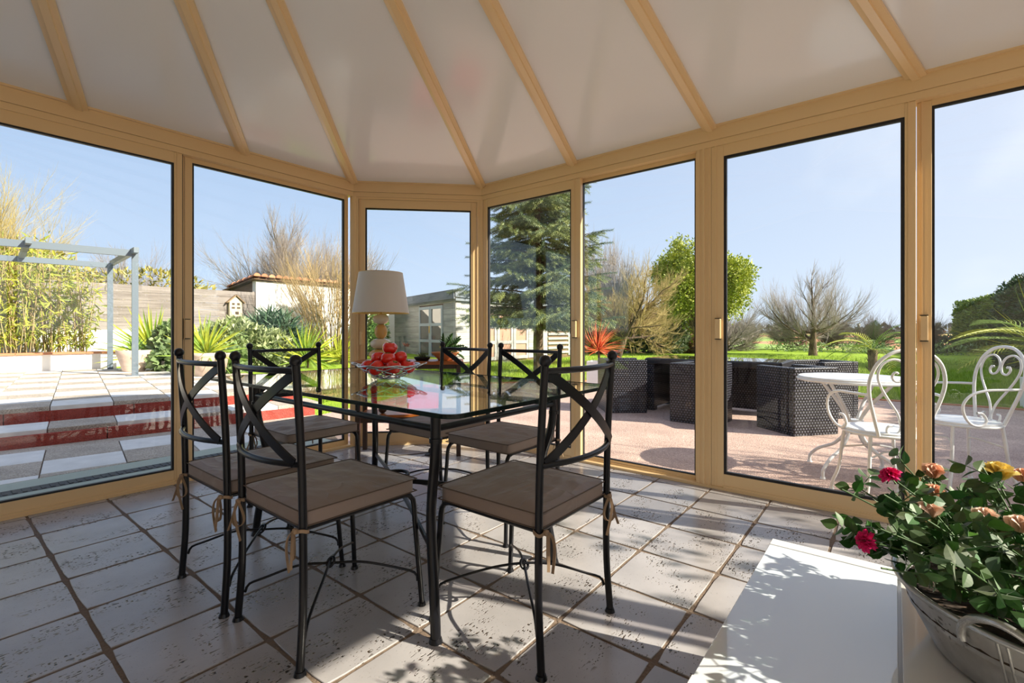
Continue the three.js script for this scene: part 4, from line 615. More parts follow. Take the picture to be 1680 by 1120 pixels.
{
  const r = 0.0085;
  const chair = (label, pos, turn) => { // faces +z
    const o = thing('bistro_chair', label, 'chair', pos, turn, 'white scroll-back garden chairs');
    const seat = []; for (let i = 0; i < 40; i++) { const a = i / 40 * 6.283; seat.push([0.205 * Math.cos(a), 0.205 * Math.sin(a)]); }
    part(o, 'seat', slab(seat, 0.435, 0.455, 0.006), M.whiteIron); part(o, 'seat_ring', tube(seat.map(([x, z]) => [x * 1.01, 0.437, z * 1.01]), 0.009, 60, 6, true), M.whiteIron);
    for (const [sx_, sz_, k] of [[-1, 1, 0.15], [1, 1, 0.15], [-1, -1, 0.15], [1, -1, 0.15]]) part(o, 'leg', [tube([[sx_ * 0.145, 0.435, sz_ * 0.145], [sx_ * 0.155, 0.33, sz_ * 0.155], [sx_ * 0.17, 0.16, sz_ * 0.17], [sx_ * 0.195, 0.06, sz_ * 0.195], [sx_ * 0.20, 0.012, sz_ * 0.20]], 0.0105, 20, 8), cyl(0.017, 0.012, 0.014, 10, sx_ * 0.20, 0, sz_ * 0.20)], M.whiteIron);
    const zb = (y) => -0.175 - 0.09 * (y - 0.45) / 0.5;
    const P = (x, y) => [x, y, zb(y)];
    part(o, 'back_hoop', tube([P(-0.115, 0.437), P(-0.155, 0.56), P(-0.19, 0.68), P(-0.198, 0.78), P(-0.165, 0.88), P(-0.09, 0.945), P(0, 0.962), P(0.09, 0.945), P(0.165, 0.88), P(0.198, 0.78), P(0.19, 0.68), P(0.155, 0.56), P(0.115, 0.437)], 0.0105, 60, 8), M.whiteIron);
    for (const s of [-1, 1]) {
      part(o, 'scroll', tube([P(0.002 * s, 0.50), P(s * 0.03, 0.58), P(s * 0.085, 0.66), P(s * 0.135, 0.74), P(s * 0.158, 0.81), P(s * 0.14, 0.875), P(s * 0.085, 0.905), P(s * 0.03, 0.885), P(s * 0.006, 0.835), P(s * 0.022, 0.785), P(s * 0.062, 0.775), P(s * 0.082, 0.805), P(s * 0.066, 0.83), P(s * 0.052, 0.82)], r * 0.85, 70, 7), M.whiteIron);
      part(o, 'scroll', tube([P(0.002 * s, 0.52), P(s * 0.008, 0.47), P(s * 0.04, 0.452), P(s * 0.075, 0.468), P(s * 0.072, 0.50), P(s * 0.05, 0.505)], r * 0.8, 30, 7), M.whiteIron);
      part(o, 'arm', tube([P(s * 0.192, 0.69), [s * 0.225, 0.69, -0.12], [s * 0.245, 0.685, 0.02], [s * 0.25, 0.655, 0.11], [s * 0.248, 0.59, 0.155], [s * 0.24, 0.515, 0.14], [s * 0.225, 0.462, 0.09], [s * 0.215, 0.452, 0.03], [s * 0.21, 0.485, -0.005], [s * 0.212, 0.53, 0.02], [s * 0.218, 0.535, 0.055]], r, 60, 7), M.whiteIron);
    }
    part(o, 'leg_ring', tube([[-0.16, 0.30, 0.16], [0, 0.33, 0.09], [0.16, 0.30, 0.16]], 0.006, 16, 6), M.whiteIron); part(o, 'leg_ring', tube([[-0.16, 0.30, -0.16], [0, 0.33, -0.09], [0.16, 0.30, -0.16]], 0.006, 16, 6), M.whiteIron);
    return o;
  };
  chair('white wrought-iron scroll-back garden chair with its back to the sliding door', [3.82, PY, -0.06], 2.1);
  chair('white wrought-iron scroll-back garden chair on the planter side of the round table', [4.54, PY, 0.36], Math.PI + 0.52);
  const o = thing('bistro_table', 'round white metal garden table on three curved legs', 'table', [4.42, PY, -0.24]);
  const c = []; for (let i = 0; i < 56; i++) { const a = i / 56 * 6.283; c.push([0.36 * Math.cos(a), 0.36 * Math.sin(a)]); }
  part(o, 'table_top', slab(c, 0.70, 0.722, 0.006), M.whiteIron); part(o, 'rim', tube(c.map(([x, z]) => [x, 0.704, z]), 0.011, 80, 6, true), M.whiteIron);
  for (let k = 0; k < 4; k++) { const a = k * Math.PI / 2 + 0.5, f = (rr, y) => [rr * Math.cos(a), y, rr * Math.sin(a)]; part(o, 'leg', [tube([f(0.27, 0.70), f(0.20, 0.62), f(0.10, 0.50), f(0.05, 0.40), f(0.06, 0.30), f(0.14, 0.20), f(0.27, 0.13), f(0.34, 0.06), f(0.345, 0.01)], 0.012, 40, 8), cyl(0.02, 0.014, 0.014, 10, f(0.345, 0)[0], 0, f(0.345, 0)[2])], M.whiteIron); }
  part(o, 'leg_collar', [cyl(0.062, 0.062, 0.016, 24, 0, 0.39, 0), cyl(0.05, 0.05, 0.016, 24, 0, 0.30, 0)], M.whiteIron);
}
{
  const pl = (name, label, w, h, d, pos, turn, m) => { const o = thing(name, label, 'planter', pos, turn), t = 0.03; part(o, 'shell', [rbox(w, h, t, 0.006, 0, h / 2, d / 2 - t / 2), rbox(w, h, t, 0.006, 0, h / 2, -d / 2 + t / 2), rbox(t, h, d - 2 * t, 0.006, w / 2 - t / 2, h / 2, 0), rbox(t, h, d - 2 * t, 0.006, -w / 2 + t / 2, h / 2, 0), box(w - 2 * t, 0.03, d - 2 * t, 0, 0.04, 0)], m); part(o, 'soil', metric(box(w - 2 * t, 0.04, d - 2 * t, 0, h - 0.06, 0)), M.soil); return o; };
  pl('square_planter', 'white square planter holding the red spiky cordyline', 0.42, 0.46, 0.42, [8.75, PY, -4.72], 0.3, M.planter);
  pl('square_planter', 'white square planter at the lawn edge holding the palm with yellow-green fronds', 0.5, 0.42, 0.5, [9.62, PY, 1.66], 0.05, M.planter);
  pl('square_planter', 'bright red square planter outside the narrow corner window', 0.36, 0.42, 0.36, [3.76, PY, -4.36], 0.9, M.redPlanter);
  const pot = thing('clay_pot', 'large pale terracotta pot beside the pergola post', 'pot', [2.62, 0.25, -11.35]); part(pot, 'body', lathe([[0.01, 0], [0.15, 0], [0.18, 0.03], [0.26, 0.30], [0.275, 0.34], [0.28, 0.41], [0.255, 0.41], [0.24, 0.36], [0.01, 0.35]], 36), M.palePot);
  const pot2 = thing('clay_trough', 'pinkish terracotta square pot at the edge of the terrace beside the chair backs', 'pot', [tp(0.55, 3.55)[0], 0.25, tp(0.55, 3.55)[1]], 0.3); part(pot2, 'body', lathe([[0.01, 0], [0.27, 0], [0.33, 0.33], [0.36, 0.34], [0.36, 0.40], [0.32, 0.40], [0.30, 0.36], [0.01, 0.35]], 4).rotateY(Math.PI / 4), M.palePot);
}

// ------------------------------------------------------------------ plants
function prism(out, a, b, r0, r1, n) { // tapered n-gon twig written into out.pos / out.nor
  const d = b.clone().sub(a).normalize(), s = Math.abs(d.y) < 0.9 ? V3(0, 1, 0) : V3(1, 0, 0), x = s.cross(d).normalize(), y = d.clone().cross(x), ring = (c, r, k) => { const t = k / n * 6.28318, nx = x.x * Math.cos(t) + y.x * Math.sin(t), ny = x.y * Math.cos(t) + y.y * Math.sin(t), nz = x.z * Math.cos(t) + y.z * Math.sin(t); return [c.x + nx * r, c.y + ny * r, c.z + nz * r, nx, ny, nz]; };
  for (let k = 0; k < n; k++) { const p = ring(a, r0, k), q = ring(a, r0, k + 1), u = ring(b, r1, k), v = ring(b, r1, k + 1); for (const w of [p, q, u, q, v, u]) { out.pos.push(w[0], w[1], w[2]); out.nor.push(w[3], w[4], w[5]); } }
}
const geoOf = (o) => { const g = new THREE.BufferGeometry(); g.setAttribute('position', new THREE.Float32BufferAttribute(o.pos, 3)); g.setAttribute('normal', new THREE.Float32BufferAttribute(o.nor, 3)); const uv = new Float32Array(o.pos.length / 3 * 2); for (let i = 0; i < uv.length / 2; i++) { uv[i * 2] = o.pos[i * 3] + o.pos[i * 3 + 2]; uv[i * 2 + 1] = o.pos[i * 3 + 1]; } g.setAttribute('uv', new THREE.BufferAttribute(uv, 2)); return g; };
const bag = () => ({ pos: [], nor: [] });
// recursive branching: returns bags of wood (levels < split) and twigs, and the twig tips
function grow(R, start, dir, len, rad, P) {
  const wood = bag(), twig = bag(), tips = [];
  (function go(p, d, L, r, lv) {
    const n = lv === 0 ? P.seg0 ?? 4 : 3; let a = p.clone(), dd = d.clone();
    for (let i = 0; i < n; i++) {
      dd.add(V3((R() - 0.5), (R() - 0.5), (R() - 0.5)).multiplyScalar(P.wig * (lv ? 1 : 0.5))).add(V3(0, P.lift[Math.min(lv, P.lift.length - 1)], 0)).normalize();
      const b = a.clone().addScaledVector(dd, L / n), r1 = r * (1 - (lv === P.levels ? 0.25 : 0.16));
      prism(lv < P.split ? wood : twig, a, b, r, r1, lv === 0 ? 8 : lv === 1 ? 6 : 3); r = r1; a = b;
      if (lv < P.levels && (lv > 0 || i >= (P.from ?? 1))) { const kids = P.kids[lv]; for (let k = 0; k < kids; k++) { if (i === n - 1 && k === 0 && lv > 0) continue; const ang = R() * 6.283, x = Math.abs(dd.y) < 0.9 ? V3(0, 1, 0).cross(dd).normalize() : V3(1, 0, 0).cross(dd).normalize(), y = dd.clone().cross(x), sp = P.spread[lv] * (0.7 + 0.6 * R()); const c = dd.clone().multiplyScalar(Math.cos(sp)).addScaledVector(x, Math.sin(sp) * Math.cos(ang)).addScaledVector(y, Math.sin(sp) * Math.sin(ang)); go(a.clone().addScaledVector(dd, -L / n * R() * 0.8), c, L * P.ratio[lv] * (0.7 + 0.5 * R()), r * P.thin, lv + 1); } }
    }
    if (lv < P.levels) go(a, dd, L * P.ratio[lv] * 0.9, r * 0.85, lv + 1); else tips.push([a, dd]);
  })(start, dir.clone().normalize(), len, rad, 0);
  return { wood, twig, tips };
}
const leaf2 = (l, w, fold = 0.25) => { const g = new THREE.BufferGeometry(), A = [0, 0, 0], B = [0, l, 0], C = [w / 2, l * 0.45, fold * w], D = [-w / 2, l * 0.45, fold * w]; g.setAttribute('position', new THREE.Float32BufferAttribute([...A, ...C, ...B, ...A, ...B, ...D], 3)); g.computeVertexNormals(); return g; };
const rnd3 = (R) => { const a = R() * 6.283, y = R() * 2 - 1, s = Math.sqrt(1 - y * y); return V3(s * Math.cos(a), y, s * Math.sin(a)); };
function leaves(parent, name, R, pts, geo, pal, size, up = 0.3, jitter = 0) { // pts: [position, outward]
  const ms = [], cs = []; for (const [p, d] of pts) { const q = p.clone(); if (jitter) q.addScaledVector(rnd3(R), jitter * R()); ms.push(M4(q, Q(rnd3(R).add(d.clone().multiplyScalar(0.9)).add(V3(0, up, 0)), R() * 6.28), size * (0.65 + 0.7 * R()))); const [c0, c1] = pal, t = R(); cs.push(lin(mixn(c0[0], c1[0], t), mixn(c0[1], c1[1], t), mixn(c0[2], c1[2], t))); }
  return instanced(parent, name, geo, M.leafWhite, ms, cs);
}
const blob = (R, c, r, n, shell = 0.35) => { const out = []; for (let i = 0; i < n; i++) { const d = rnd3(R), k = 1 - shell * R() * R(), w = 0.82 + 0.36 * fbm(d.x * 1.7 + 9, d.y * 1.7 + d.z * 1.7 + 9, 64, 3, 3); out.push([V3(c[0] + d.x * r[0] * k * w, c[1] + d.y * r[1] * k * w, c[2] + d.z * r[2] * k * w), d]); } return out; };
const core = (c, r, s = 0.72) => new THREE.IcosahedronGeometry(1, 2).scale(r[0] * s, r[1] * s, r[2] * s).translate(...c);
const GREEN = { fresh: [[0.16, 0.28, 0.02], [0.40, 0.52, 0.05]], dark: [[0.02, 0.06, 0.02], [0.07, 0.15, 0.05]], mid: [[0.06, 0.14, 0.03], [0.18, 0.30, 0.06]], yellow: [[0.28, 0.30, 0.03], [0.55, 0.52, 0.08]], grey: [[0.12, 0.18, 0.10], [0.28, 0.34, 0.18]], blue: [[0.04, 0.11, 0.09], [0.10, 0.22, 0.16]], olive: [[0.10, 0.13, 0.02], [0.26, 0.28, 0.05]] };
function bareTree(name, label, pos, h, rad, seed, P, mTrunk, mTwig, dir = [0, 1, 0], cat = 'tree') {
  const R = mulberry(seed), o = thing(name, label, cat, pos), g = grow(R, V3(0, -0.05, 0), V3(...dir), h, rad, { levels: 4, split: 2, kids: [3, 3, 2, 2], spread: [0.75, 0.6, 0.55, 0.5], ratio: [0.75, 0.62, 0.6, 0.55], thin: 0.62, wig: 0.22, lift: [0, 0.05, 0.09, 0.09, 0.08], ...P });
  part(o, 'trunk', geoOf(g.wood), mTrunk); const t = part(o, 'twigs', geoOf(g.twig), mTwig); t.userData.kind = 'stuff'; return [o, g, R];
}
// spreading orchard tree and its bare neighbours
bareTree('bare_tree', 'bare round-headed orchard tree with pale upright twigs on the lawn', [25.6, GY, -2.9], 1.2, 0.20, 11, { levels: 5, from: 2, kids: [4, 3, 2, 2, 2], spread: [1.15, 0.6, 0.5, 0.42, 0.35], ratio: [1.35, 0.68, 0.62, 0.62, 0.7], lift: [0, 0.02, 0.10, 0.16, 0.16, 0.12], wig: 0.2, split: 3, thin: 0.53 }, M.bark, M.twigGrey);
bareTree('bare_tree', 'bare grey garden shrub-tree left of the orchard tree by the field hedge', [29.0, GY, -7.4], 0.7, 0.12, 23, { levels: 5, from: 0, kids: [3, 3, 2, 2, 1], spread: [1.0, 0.6, 0.55, 0.45, 0.4], ratio: [1.9, 0.7, 0.62, 0.62, 0.6], lift: [0, 0.0, 0.06, 0.10, 0.1, 0.1] }, M.twigDark, M.twigGrey);
// pruned tree with a leaning trunk and tan twigs
bareTree('pruned_tree', 'pruned bare tree with leaning trunk and dense tan twigs behind the wicker armchairs', [13.9, GY, -6.95], 1.55, 0.13, 37, { levels: 5, from: 2, kids: [3, 3, 3, 2, 2], spread: [1.05, 0.8, 0.75, 0.6, 0.45], ratio: [0.88, 0.62, 0.58, 0.55, 0.7], lift: [0, -0.02, 0.04, 0.12, 0.18, 0.14], wig: 0.42, split: 3 }, M.bark, M.twigOlive, [0.42, 1, 0.30]);
bareTree('tall_twig_tree', 'tall bare tree with thin upright twigs behind the pruned tree', [22, GY, -11.2], 2.0, 0.14, 41, { levels: 4, from: 1, kids: [4, 3, 3, 2], spread: [0.6, 0.45, 0.35, 0.3], ratio: [0.95, 0.72, 0.7, 0.62], lift: [0, 0.12, 0.16, 0.16], wig: 0.16 }, M.twigDark, M.twigGrey);
bareTree('blue_twig_tree', 'bare tree with fine grey twigs above the terracotta roof of the outbuilding', [10.0, GY, -20.2], 2.4, 0.2, 52, { levels: 5, from: 1, kids: [4, 3, 3, 2, 2], spread: [0.95, 0.6, 0.5, 0.45, 0.4], ratio: [0.85, 0.70, 0.66, 0.60, 0.6], lift: [0, 0.04, 0.08, 0.12, 0.12] }, M.twigDark, M.twigGrey);
{ // bare multi-stemmed shrub before the white wall
  const R = mulberry(63), o = thing('multi_stem_shrub', 'bare multi-stemmed shrub of straight tan canes before the white outbuilding wall', 'shrub', [7.75, 0.14, -12.9]), st = bag(), tw = bag();
  for (let i = 0; i < 46; i++) { const a = R() * 6.283, r = 0.35 * Math.sqrt(R()), g = grow(R, V3(r * Math.cos(a), -0.05, r * Math.sin(a)), V3(Math.cos(a) * (0.15 + 0.5 * R()), 1, Math.sin(a) * (0.15 + 0.4 * R())), 1.7 + 0.8 * R(), 0.022, { levels: 3, split: 1, from: 2, seg0: 5, kids: [1, 2, 1], spread: [0.35, 0.45, 0.4], ratio: [0.42, 0.6, 0.6], thin: 0.7, wig: 0.16, lift: [0.0, 0.03, 0.03] }); st.pos.push(...g.wood.pos); st.nor.push(...g.wood.nor); for (let q = 0; q < g.twig.pos.length; q++) { tw.pos.push(g.twig.pos[q]); tw.nor.push(g.twig.nor[q]); } }
  part(o, 'canes', geoOf(st), M.twigTan).userData.kind = 'stuff'; part(o, 'twigs', geoOf(tw), M.twigTan).userData.kind = 'stuff';
}
{ // golden-green evergreen behind the pruned tree
  const R = mulberry(71), o = thing('golden_evergreen', 'bright yellow-green bushy evergreen tree with forked trunk behind the wicker table', 'tree', [22.4, GY, -6.9]);
  const g = grow(R, V3(0, -0.1, 0), V3(0, 1, 0), 0.9, 0.26, { levels: 2, split: 3, from: 1, kids: [3, 2], spread: [0.6, 0.5], ratio: [1.4, 0.7], thin: 0.7, wig: 0.2, lift: [0, 0.05] }); part(o, 'trunk', geoOf(g.wood), M.bark);
  const blobs = []; while (blobs.length < 46) { const d = rnd3(R).multiplyScalar(Math.cbrt(R())); const c = [d.x * 1.5, 3.05 + d.y * 1.5, d.z * 2.1 - 0.2]; if (c[1] < 2.0 && R() < 0.7) continue; blobs.push([c, [0.42 + 0.3 * R(), 0.5 + 0.4 * R(), 0.42 + 0.3 * R()]]); }
  blobs.push([[0, 4.7, -1.0], [0.3, 0.7, 0.3]], [[0.2, 4.6, 0.4], [0.35, 0.6, 0.35]]);
  leaves(o, 'foliage', R, blobs.flatMap(([c, r]) => blob(R, c, r, Math.round(64000 / blobs.length), 0.7)), leaf2(0.13, 0.075), [[0.20, 0.28, 0.015], [0.56, 0.58, 0.05]], 1, 0.3, 0.38);
}
{ // blue-green conifer with level drooping boughs
  const R = mulberry(81), o = thing('conifer', 'tall blue-green conifer with drooping tiered boughs on the lawn before the shed', 'tree', [10.3, GY, -7.35]), wood = bag(), tw = [], tc = [], H = 7.2;
  for (let i = 0; i < 9; i++) prism(wood, V3(0.02 * Math.sin(i * 2), i * 0.8, 0.02 * Math.cos(i * 3)), V3(0.02 * Math.sin(i * 2 + 2), i * 0.8 + 0.8, 0.02 * Math.cos(i * 3 + 3)), 0.15 * (1 - i / 10), 0.15 * (1 - (i + 1) / 10), 9);
  part(o, 'trunk', geoOf(wood), M.bark);
  const needle = (() => { const b = bag(), R2 = mulberry(2); for (let i = 0; i < 34; i++) { const t = i / 33, a = i * 2.4, p = V3(0, t * 0.28, 0), d = V3(Math.cos(a) * 0.8, 0.75, Math.sin(a) * 0.8).normalize(); prism(b, p, p.clone().addScaledVector(d, 0.060), 0.0060, 0.002, 3); } prism(b, V3(0, 0, 0), V3(0, 0.28, 0), 0.006, 0.003, 3); return geoOf(b); })();
  const boughs = bag();
  for (let y = 1.35, k = 0; y < H - 0.25; k++) {
    const n = 6, len = Math.min(1.95, 0.30 + (H - y) * 0.36) * (0.8 + 0.35 * R());
    for (let i = 0; i < n; i++) {
      const a = k * 0.7 + i / n * 6.283 + (R() - 0.5) * 0.4, L = len * (0.75 + 0.4 * R()), dir = V3(Math.cos(a), 0.16, Math.sin(a)); let p = V3(0, y + (R() - 0.5) * 0.2, 0), prev = p.clone();
      const segs = 7; for (let s = 0; s < segs; s++) {
        const d = dir.clone().add(V3(0, -0.30 * (s / segs) + (s > 4 ? 0.22 : 0), 0)).normalize(), q = p.clone().addScaledVector(d, L / segs); prism(boughs, p, q, 0.022 * (1 - s / segs) + 0.004, 0.022 * (1 - (s + 1) / segs) + 0.003, 4);
        const side = V3(-Math.sin(a), 0, Math.cos(a)), w = 0.62 * Math.sin(Math.PI * Math.min(0.95, (s + 1) / segs * 0.9)) * L * 0.42;
        for (const sg of [-1, 1]) { const m = Math.max(2, Math.round(w / 0.055)); for (let j = 0; j < m; j++) { const b = p.clone().lerp(q, R()).addScaledVector(side, sg * w * j / m).add(V3(0, -0.10 * (j / m) - 0.06 * R(), 0)); tw.push(M4(b, Q(side.clone().multiplyScalar(sg * (0.5 + 0.4 * R())).addScaledVector(d, 0.7).add(V3(0, -0.25 - 0.5 * R(), 0)), R() * 6), 0.8 + 0.6 * R())); const t = R(); tc.push(lin(mixn(0.07, 0.40, t), mixn(0.14, 0.46, t), mixn(0.08, 0.12, t))); } }
        tw.push(M4(q, Q(d.clone().add(V3(0, -0.1, 0)), R() * 6), 1.1)); tc.push(lin(0.12, 0.2, 0.07)); p = q;
      }
    }
    y += 0.30 + 0.12 * R();
  }
  part(o, 'boughs', geoOf(boughs), M.bark).userData.kind = 'stuff';
  instanced(o, 'needle_sprays', needle, M.leafWhite, tw, tc);
}
// hedges and bushes as leaf shells over dark cores
function hedge(name, label, poly, h, seed, pal, n, leafSize, round = 0.25, cat = 'hedge') {
  const R = mulberry(seed), o = thing(name, label, cat, [0, 0, 0]), [a, b, w] = poly, L = Math.hypot(b[0] - a[0], b[1] - a[1]), [m] = wallMatrix(a, b), pts = [];
  part(o, 'hedge_core', box(L - 0.3, h - 0.25, w - 0.35, L / 2, (h - 0.25) / 2 + GY, 0).applyMatrix4(m), std(lin(...pal[0]), 1));
  for (let i = 0; i < n; i++) { const f = R(), s = R() * L, bump = (x, y, k) => (fbm(x * 0.8 + 9, y * 0.8 + 9, 256, seed + k, 3) - 0.5) * 0.5; let p, d; if (f < 0.5) { const y = R() * h, z = (w / 2) * (1 - round * Math.pow(y / h, 4)) + bump(s, y, 1); p = V3(s, y, z); d = V3(0, 0.2, 1); } else if (f < 0.8) { const z = (R() - 0.5) * w; p = V3(s, h + bump(s, z, 2) - round * Math.pow(Math.abs(z) / w * 2, 3), z); d = V3(0, 1, 0); } else { const e = f < 0.9 ? 0 : 1, y = R() * h, z = (R() - 0.5) * w; p = V3(e * L + (e ? 1 : -1) * bump(z, y, 3), y, z); d = V3(e ? 1 : -1, 0.2, 0); } p.y += GY; p.applyMatrix4(m); d.transformDirection(m); pts.push([p, d]); }
  leaves(o, 'foliage', R, pts, leaf2(0.11, 0.055), pal, leafSize, 0.2, 0.12); return o;
}
hedge('clipped_hedge', 'tall clipped evergreen hedge with yellow-green top at the far lawn edge', [[38.2, 3.9], [28.5, 5.6], 2.4], 2.75, 91, [[0.05, 0.12, 0.02], [0.30, 0.40, 0.05]], 16000, 1.7);
hedge('clipped_hedge', 'tall clipped evergreen hedge shading the lawn beside the patio', [[28.3, 5.75], [5.6, 5.9], 2.0], 3.25, 92, [[0.04, 0.11, 0.018], [0.22, 0.32, 0.04]], 12000, 1.9);
hedge('laurel_hedge', 'dark glossy laurel bush standing in front of the clipped hedge', [[22.0, 3.25], [18.4, 3.9], 1.5], 2.65, 95, [[0.015, 0.055, 0.02], [0.07, 0.15, 0.05]], 6000, 1.4, 0.5);
hedge('low_hedge', 'low dark ground-cover hedge at the far edge of the lawn', [[36.5, 2.6], [31.5, 1.2], 1.4], 0.6, 97, GREEN.dark, 3000, 1.3);
{ // wintry field hedge: rows of leafless bushes
  const R = mulberry(101); for (let i = 0; i < 9; i++) { const z = -15.5 + i * 2.05 + 0.4 * R(); bareTree('hedgerow_bush', 'leafless brown bush of the field hedgerow beyond the lawn', [32 + R() * 1.5, GY, z], 0.5, 0.05, 200 + i, { levels: 4, from: 0, kids: [4, 3, 3, 2], spread: [0.9, 0.6, 0.5, 0.45], ratio: [1.9, 0.7, 0.65, 0.6], lift: [0, 0.06, 0.1, 0.1] }, M.twigDark, M.twigDark, [0, 1, 0], 'bush')[0].userData.group = 'leafless hedgerow bushes'; }
  const o = thing('border_plants', 'clumps of low green and white-flowering border plants along the hedgerow', 'plants', [0, 0, 0], 0, null, 'stuff'), pts = []; for (let i = 0; i < 60; i++) { const z = -9 + 17 * R(), x = 29.6 + 1.2 * R(); pts.push(...blob(R, [x, GY + 0.18, z], [0.35, 0.3, 0.4], 70)); } leaves(o, 'foliage', R, pts, leaf2(0.16, 0.06), [[0.10, 0.20, 0.03], [0.40, 0.50, 0.22]], 1);
  const far = thing('distant_trees', 'thin dark line of distant trees on the horizon', 'trees', [0, 0, 0], 0, null, 'stuff'), fp = []; for (let i = 0; i < 150; i++) { const z = -190 + i * 2.5 + R() * 2; fp.push(...blob(R, [230 + 30 * R(), 0.8, z], [2.6, 1.2 + 1.6 * R(), 2.8], 26, 0.8)); } leaves(far, 'foliage', R, fp, leaf2(2.2, 1.6), [[0.10, 0.12, 0.10], [0.20, 0.22, 0.17]], 1);
}
{ // shrubs between shed and pruned tree
  const mk = (name, label, pos, blobs, pal, n, size, seed, lf = leaf2(0.13, 0.06)) => { const R = mulberry(seed), o = thing(name, label, 'shrub', pos); for (const [c, r] of blobs) part(o, 'shrub_core', core(c, r, 0.66), std(lin(...pal[0]), 1)); leaves(o, 'foliage', R, blobs.flatMap(([c, r]) => blob(R, c, r, n, 0.45)), lf, pal, size); return o; };
  mk('dark_shrub', 'dense dark green shrub behind the leaning trunk', [23.5, GY, -10.6], [[[0, 1.0, 0], [1.1, 1.1, 1.3]], [[0.3, 1.3, 1.5], [0.9, 0.9, 0.9]]], GREEN.dark, 2500, 1.5, 111);
  mk('grey_shrub', 'rounded grey-green shrub between the leaning trunk and the golden evergreen', [23.8, GY, -8.9], [[[0, 0.95, 0], [0.9, 1.0, 0.95]]], GREEN.grey, 2800, 1.4, 113);
  mk('russet_shrub', 'low russet twiggy shrub row at the lawn edge beside the shed', [24.6, GY, -12.6], [[[0, 0.6, 0], [0.8, 0.75, 1.5]], [[0.4, 0.6, 2.6], [0.7, 0.7, 1.2]], [[0.6, 0.55, 4.8], [0.7, 0.6, 1.2]]], [[0.24, 0.13, 0.05], [0.50, 0.32, 0.12]], 1600, 1.3, 117);
  mk('cypress_shrub', 'dark feathery upright shrub beside the shed corner', [21.2, GY, -11.6], [[[0, 1.1, -0.6], [0.5, 1.2, 0.5]], [[0, 1.0, 0.4], [0.45, 1.1, 0.5]]], [[0.09, 0.07, 0.03], [0.20, 0.17, 0.06]], 2200, 1.3, 119);
  mk('green_shrub', 'broad-leaved pale green shrub beside the terrace before the white base wall', [4.55, 0.14, -11.9], [[[0, 0.55, 0], [0.7, 0.55, 0.55]], [[0.7, 0.4, 0.3], [0.5, 0.42, 0.5]]], [[0.14, 0.20, 0.07], [0.50, 0.55, 0.28]], 1500, 1, 121, leaf2(0.17, 0.08));
  mk('euphorbia', 'low cactus-like green mound beside the clay pot', [3.35, 0.14, -11.0], [[[0, 0.35, 0], [0.5, 0.4, 0.4]], [[0.5, 0.25, 0.4], [0.4, 0.3, 0.4]], [[-0.1, 0.65, -0.3], [0.3, 0.35, 0.3]]], [[0.10, 0.17, 0.06], [0.30, 0.40, 0.16]], 700, 1, 123, leaf2(0.16, 0.13, 0.1));
  mk('spiky_shrub', 'dark bluish spiky shrub at the foot of the white outbuilding', [5.9, 0.14, -12.9], [[[0, 0.6, 0], [0.6, 0.6, 0.55]]], [[0.03, 0.08, 0.05], [0.12, 0.22, 0.12]], 1500, 1, 125, leaf2(0.42, 0.045));
  mk('evergreen_climber', 'green leafy climber at the right end of the white outbuilding', [10.2, 0, -14.4], [[[0, 0.9, 0], [0.45, 1.2, 0.4]]], GREEN.mid, 1600, 1, 127);
}
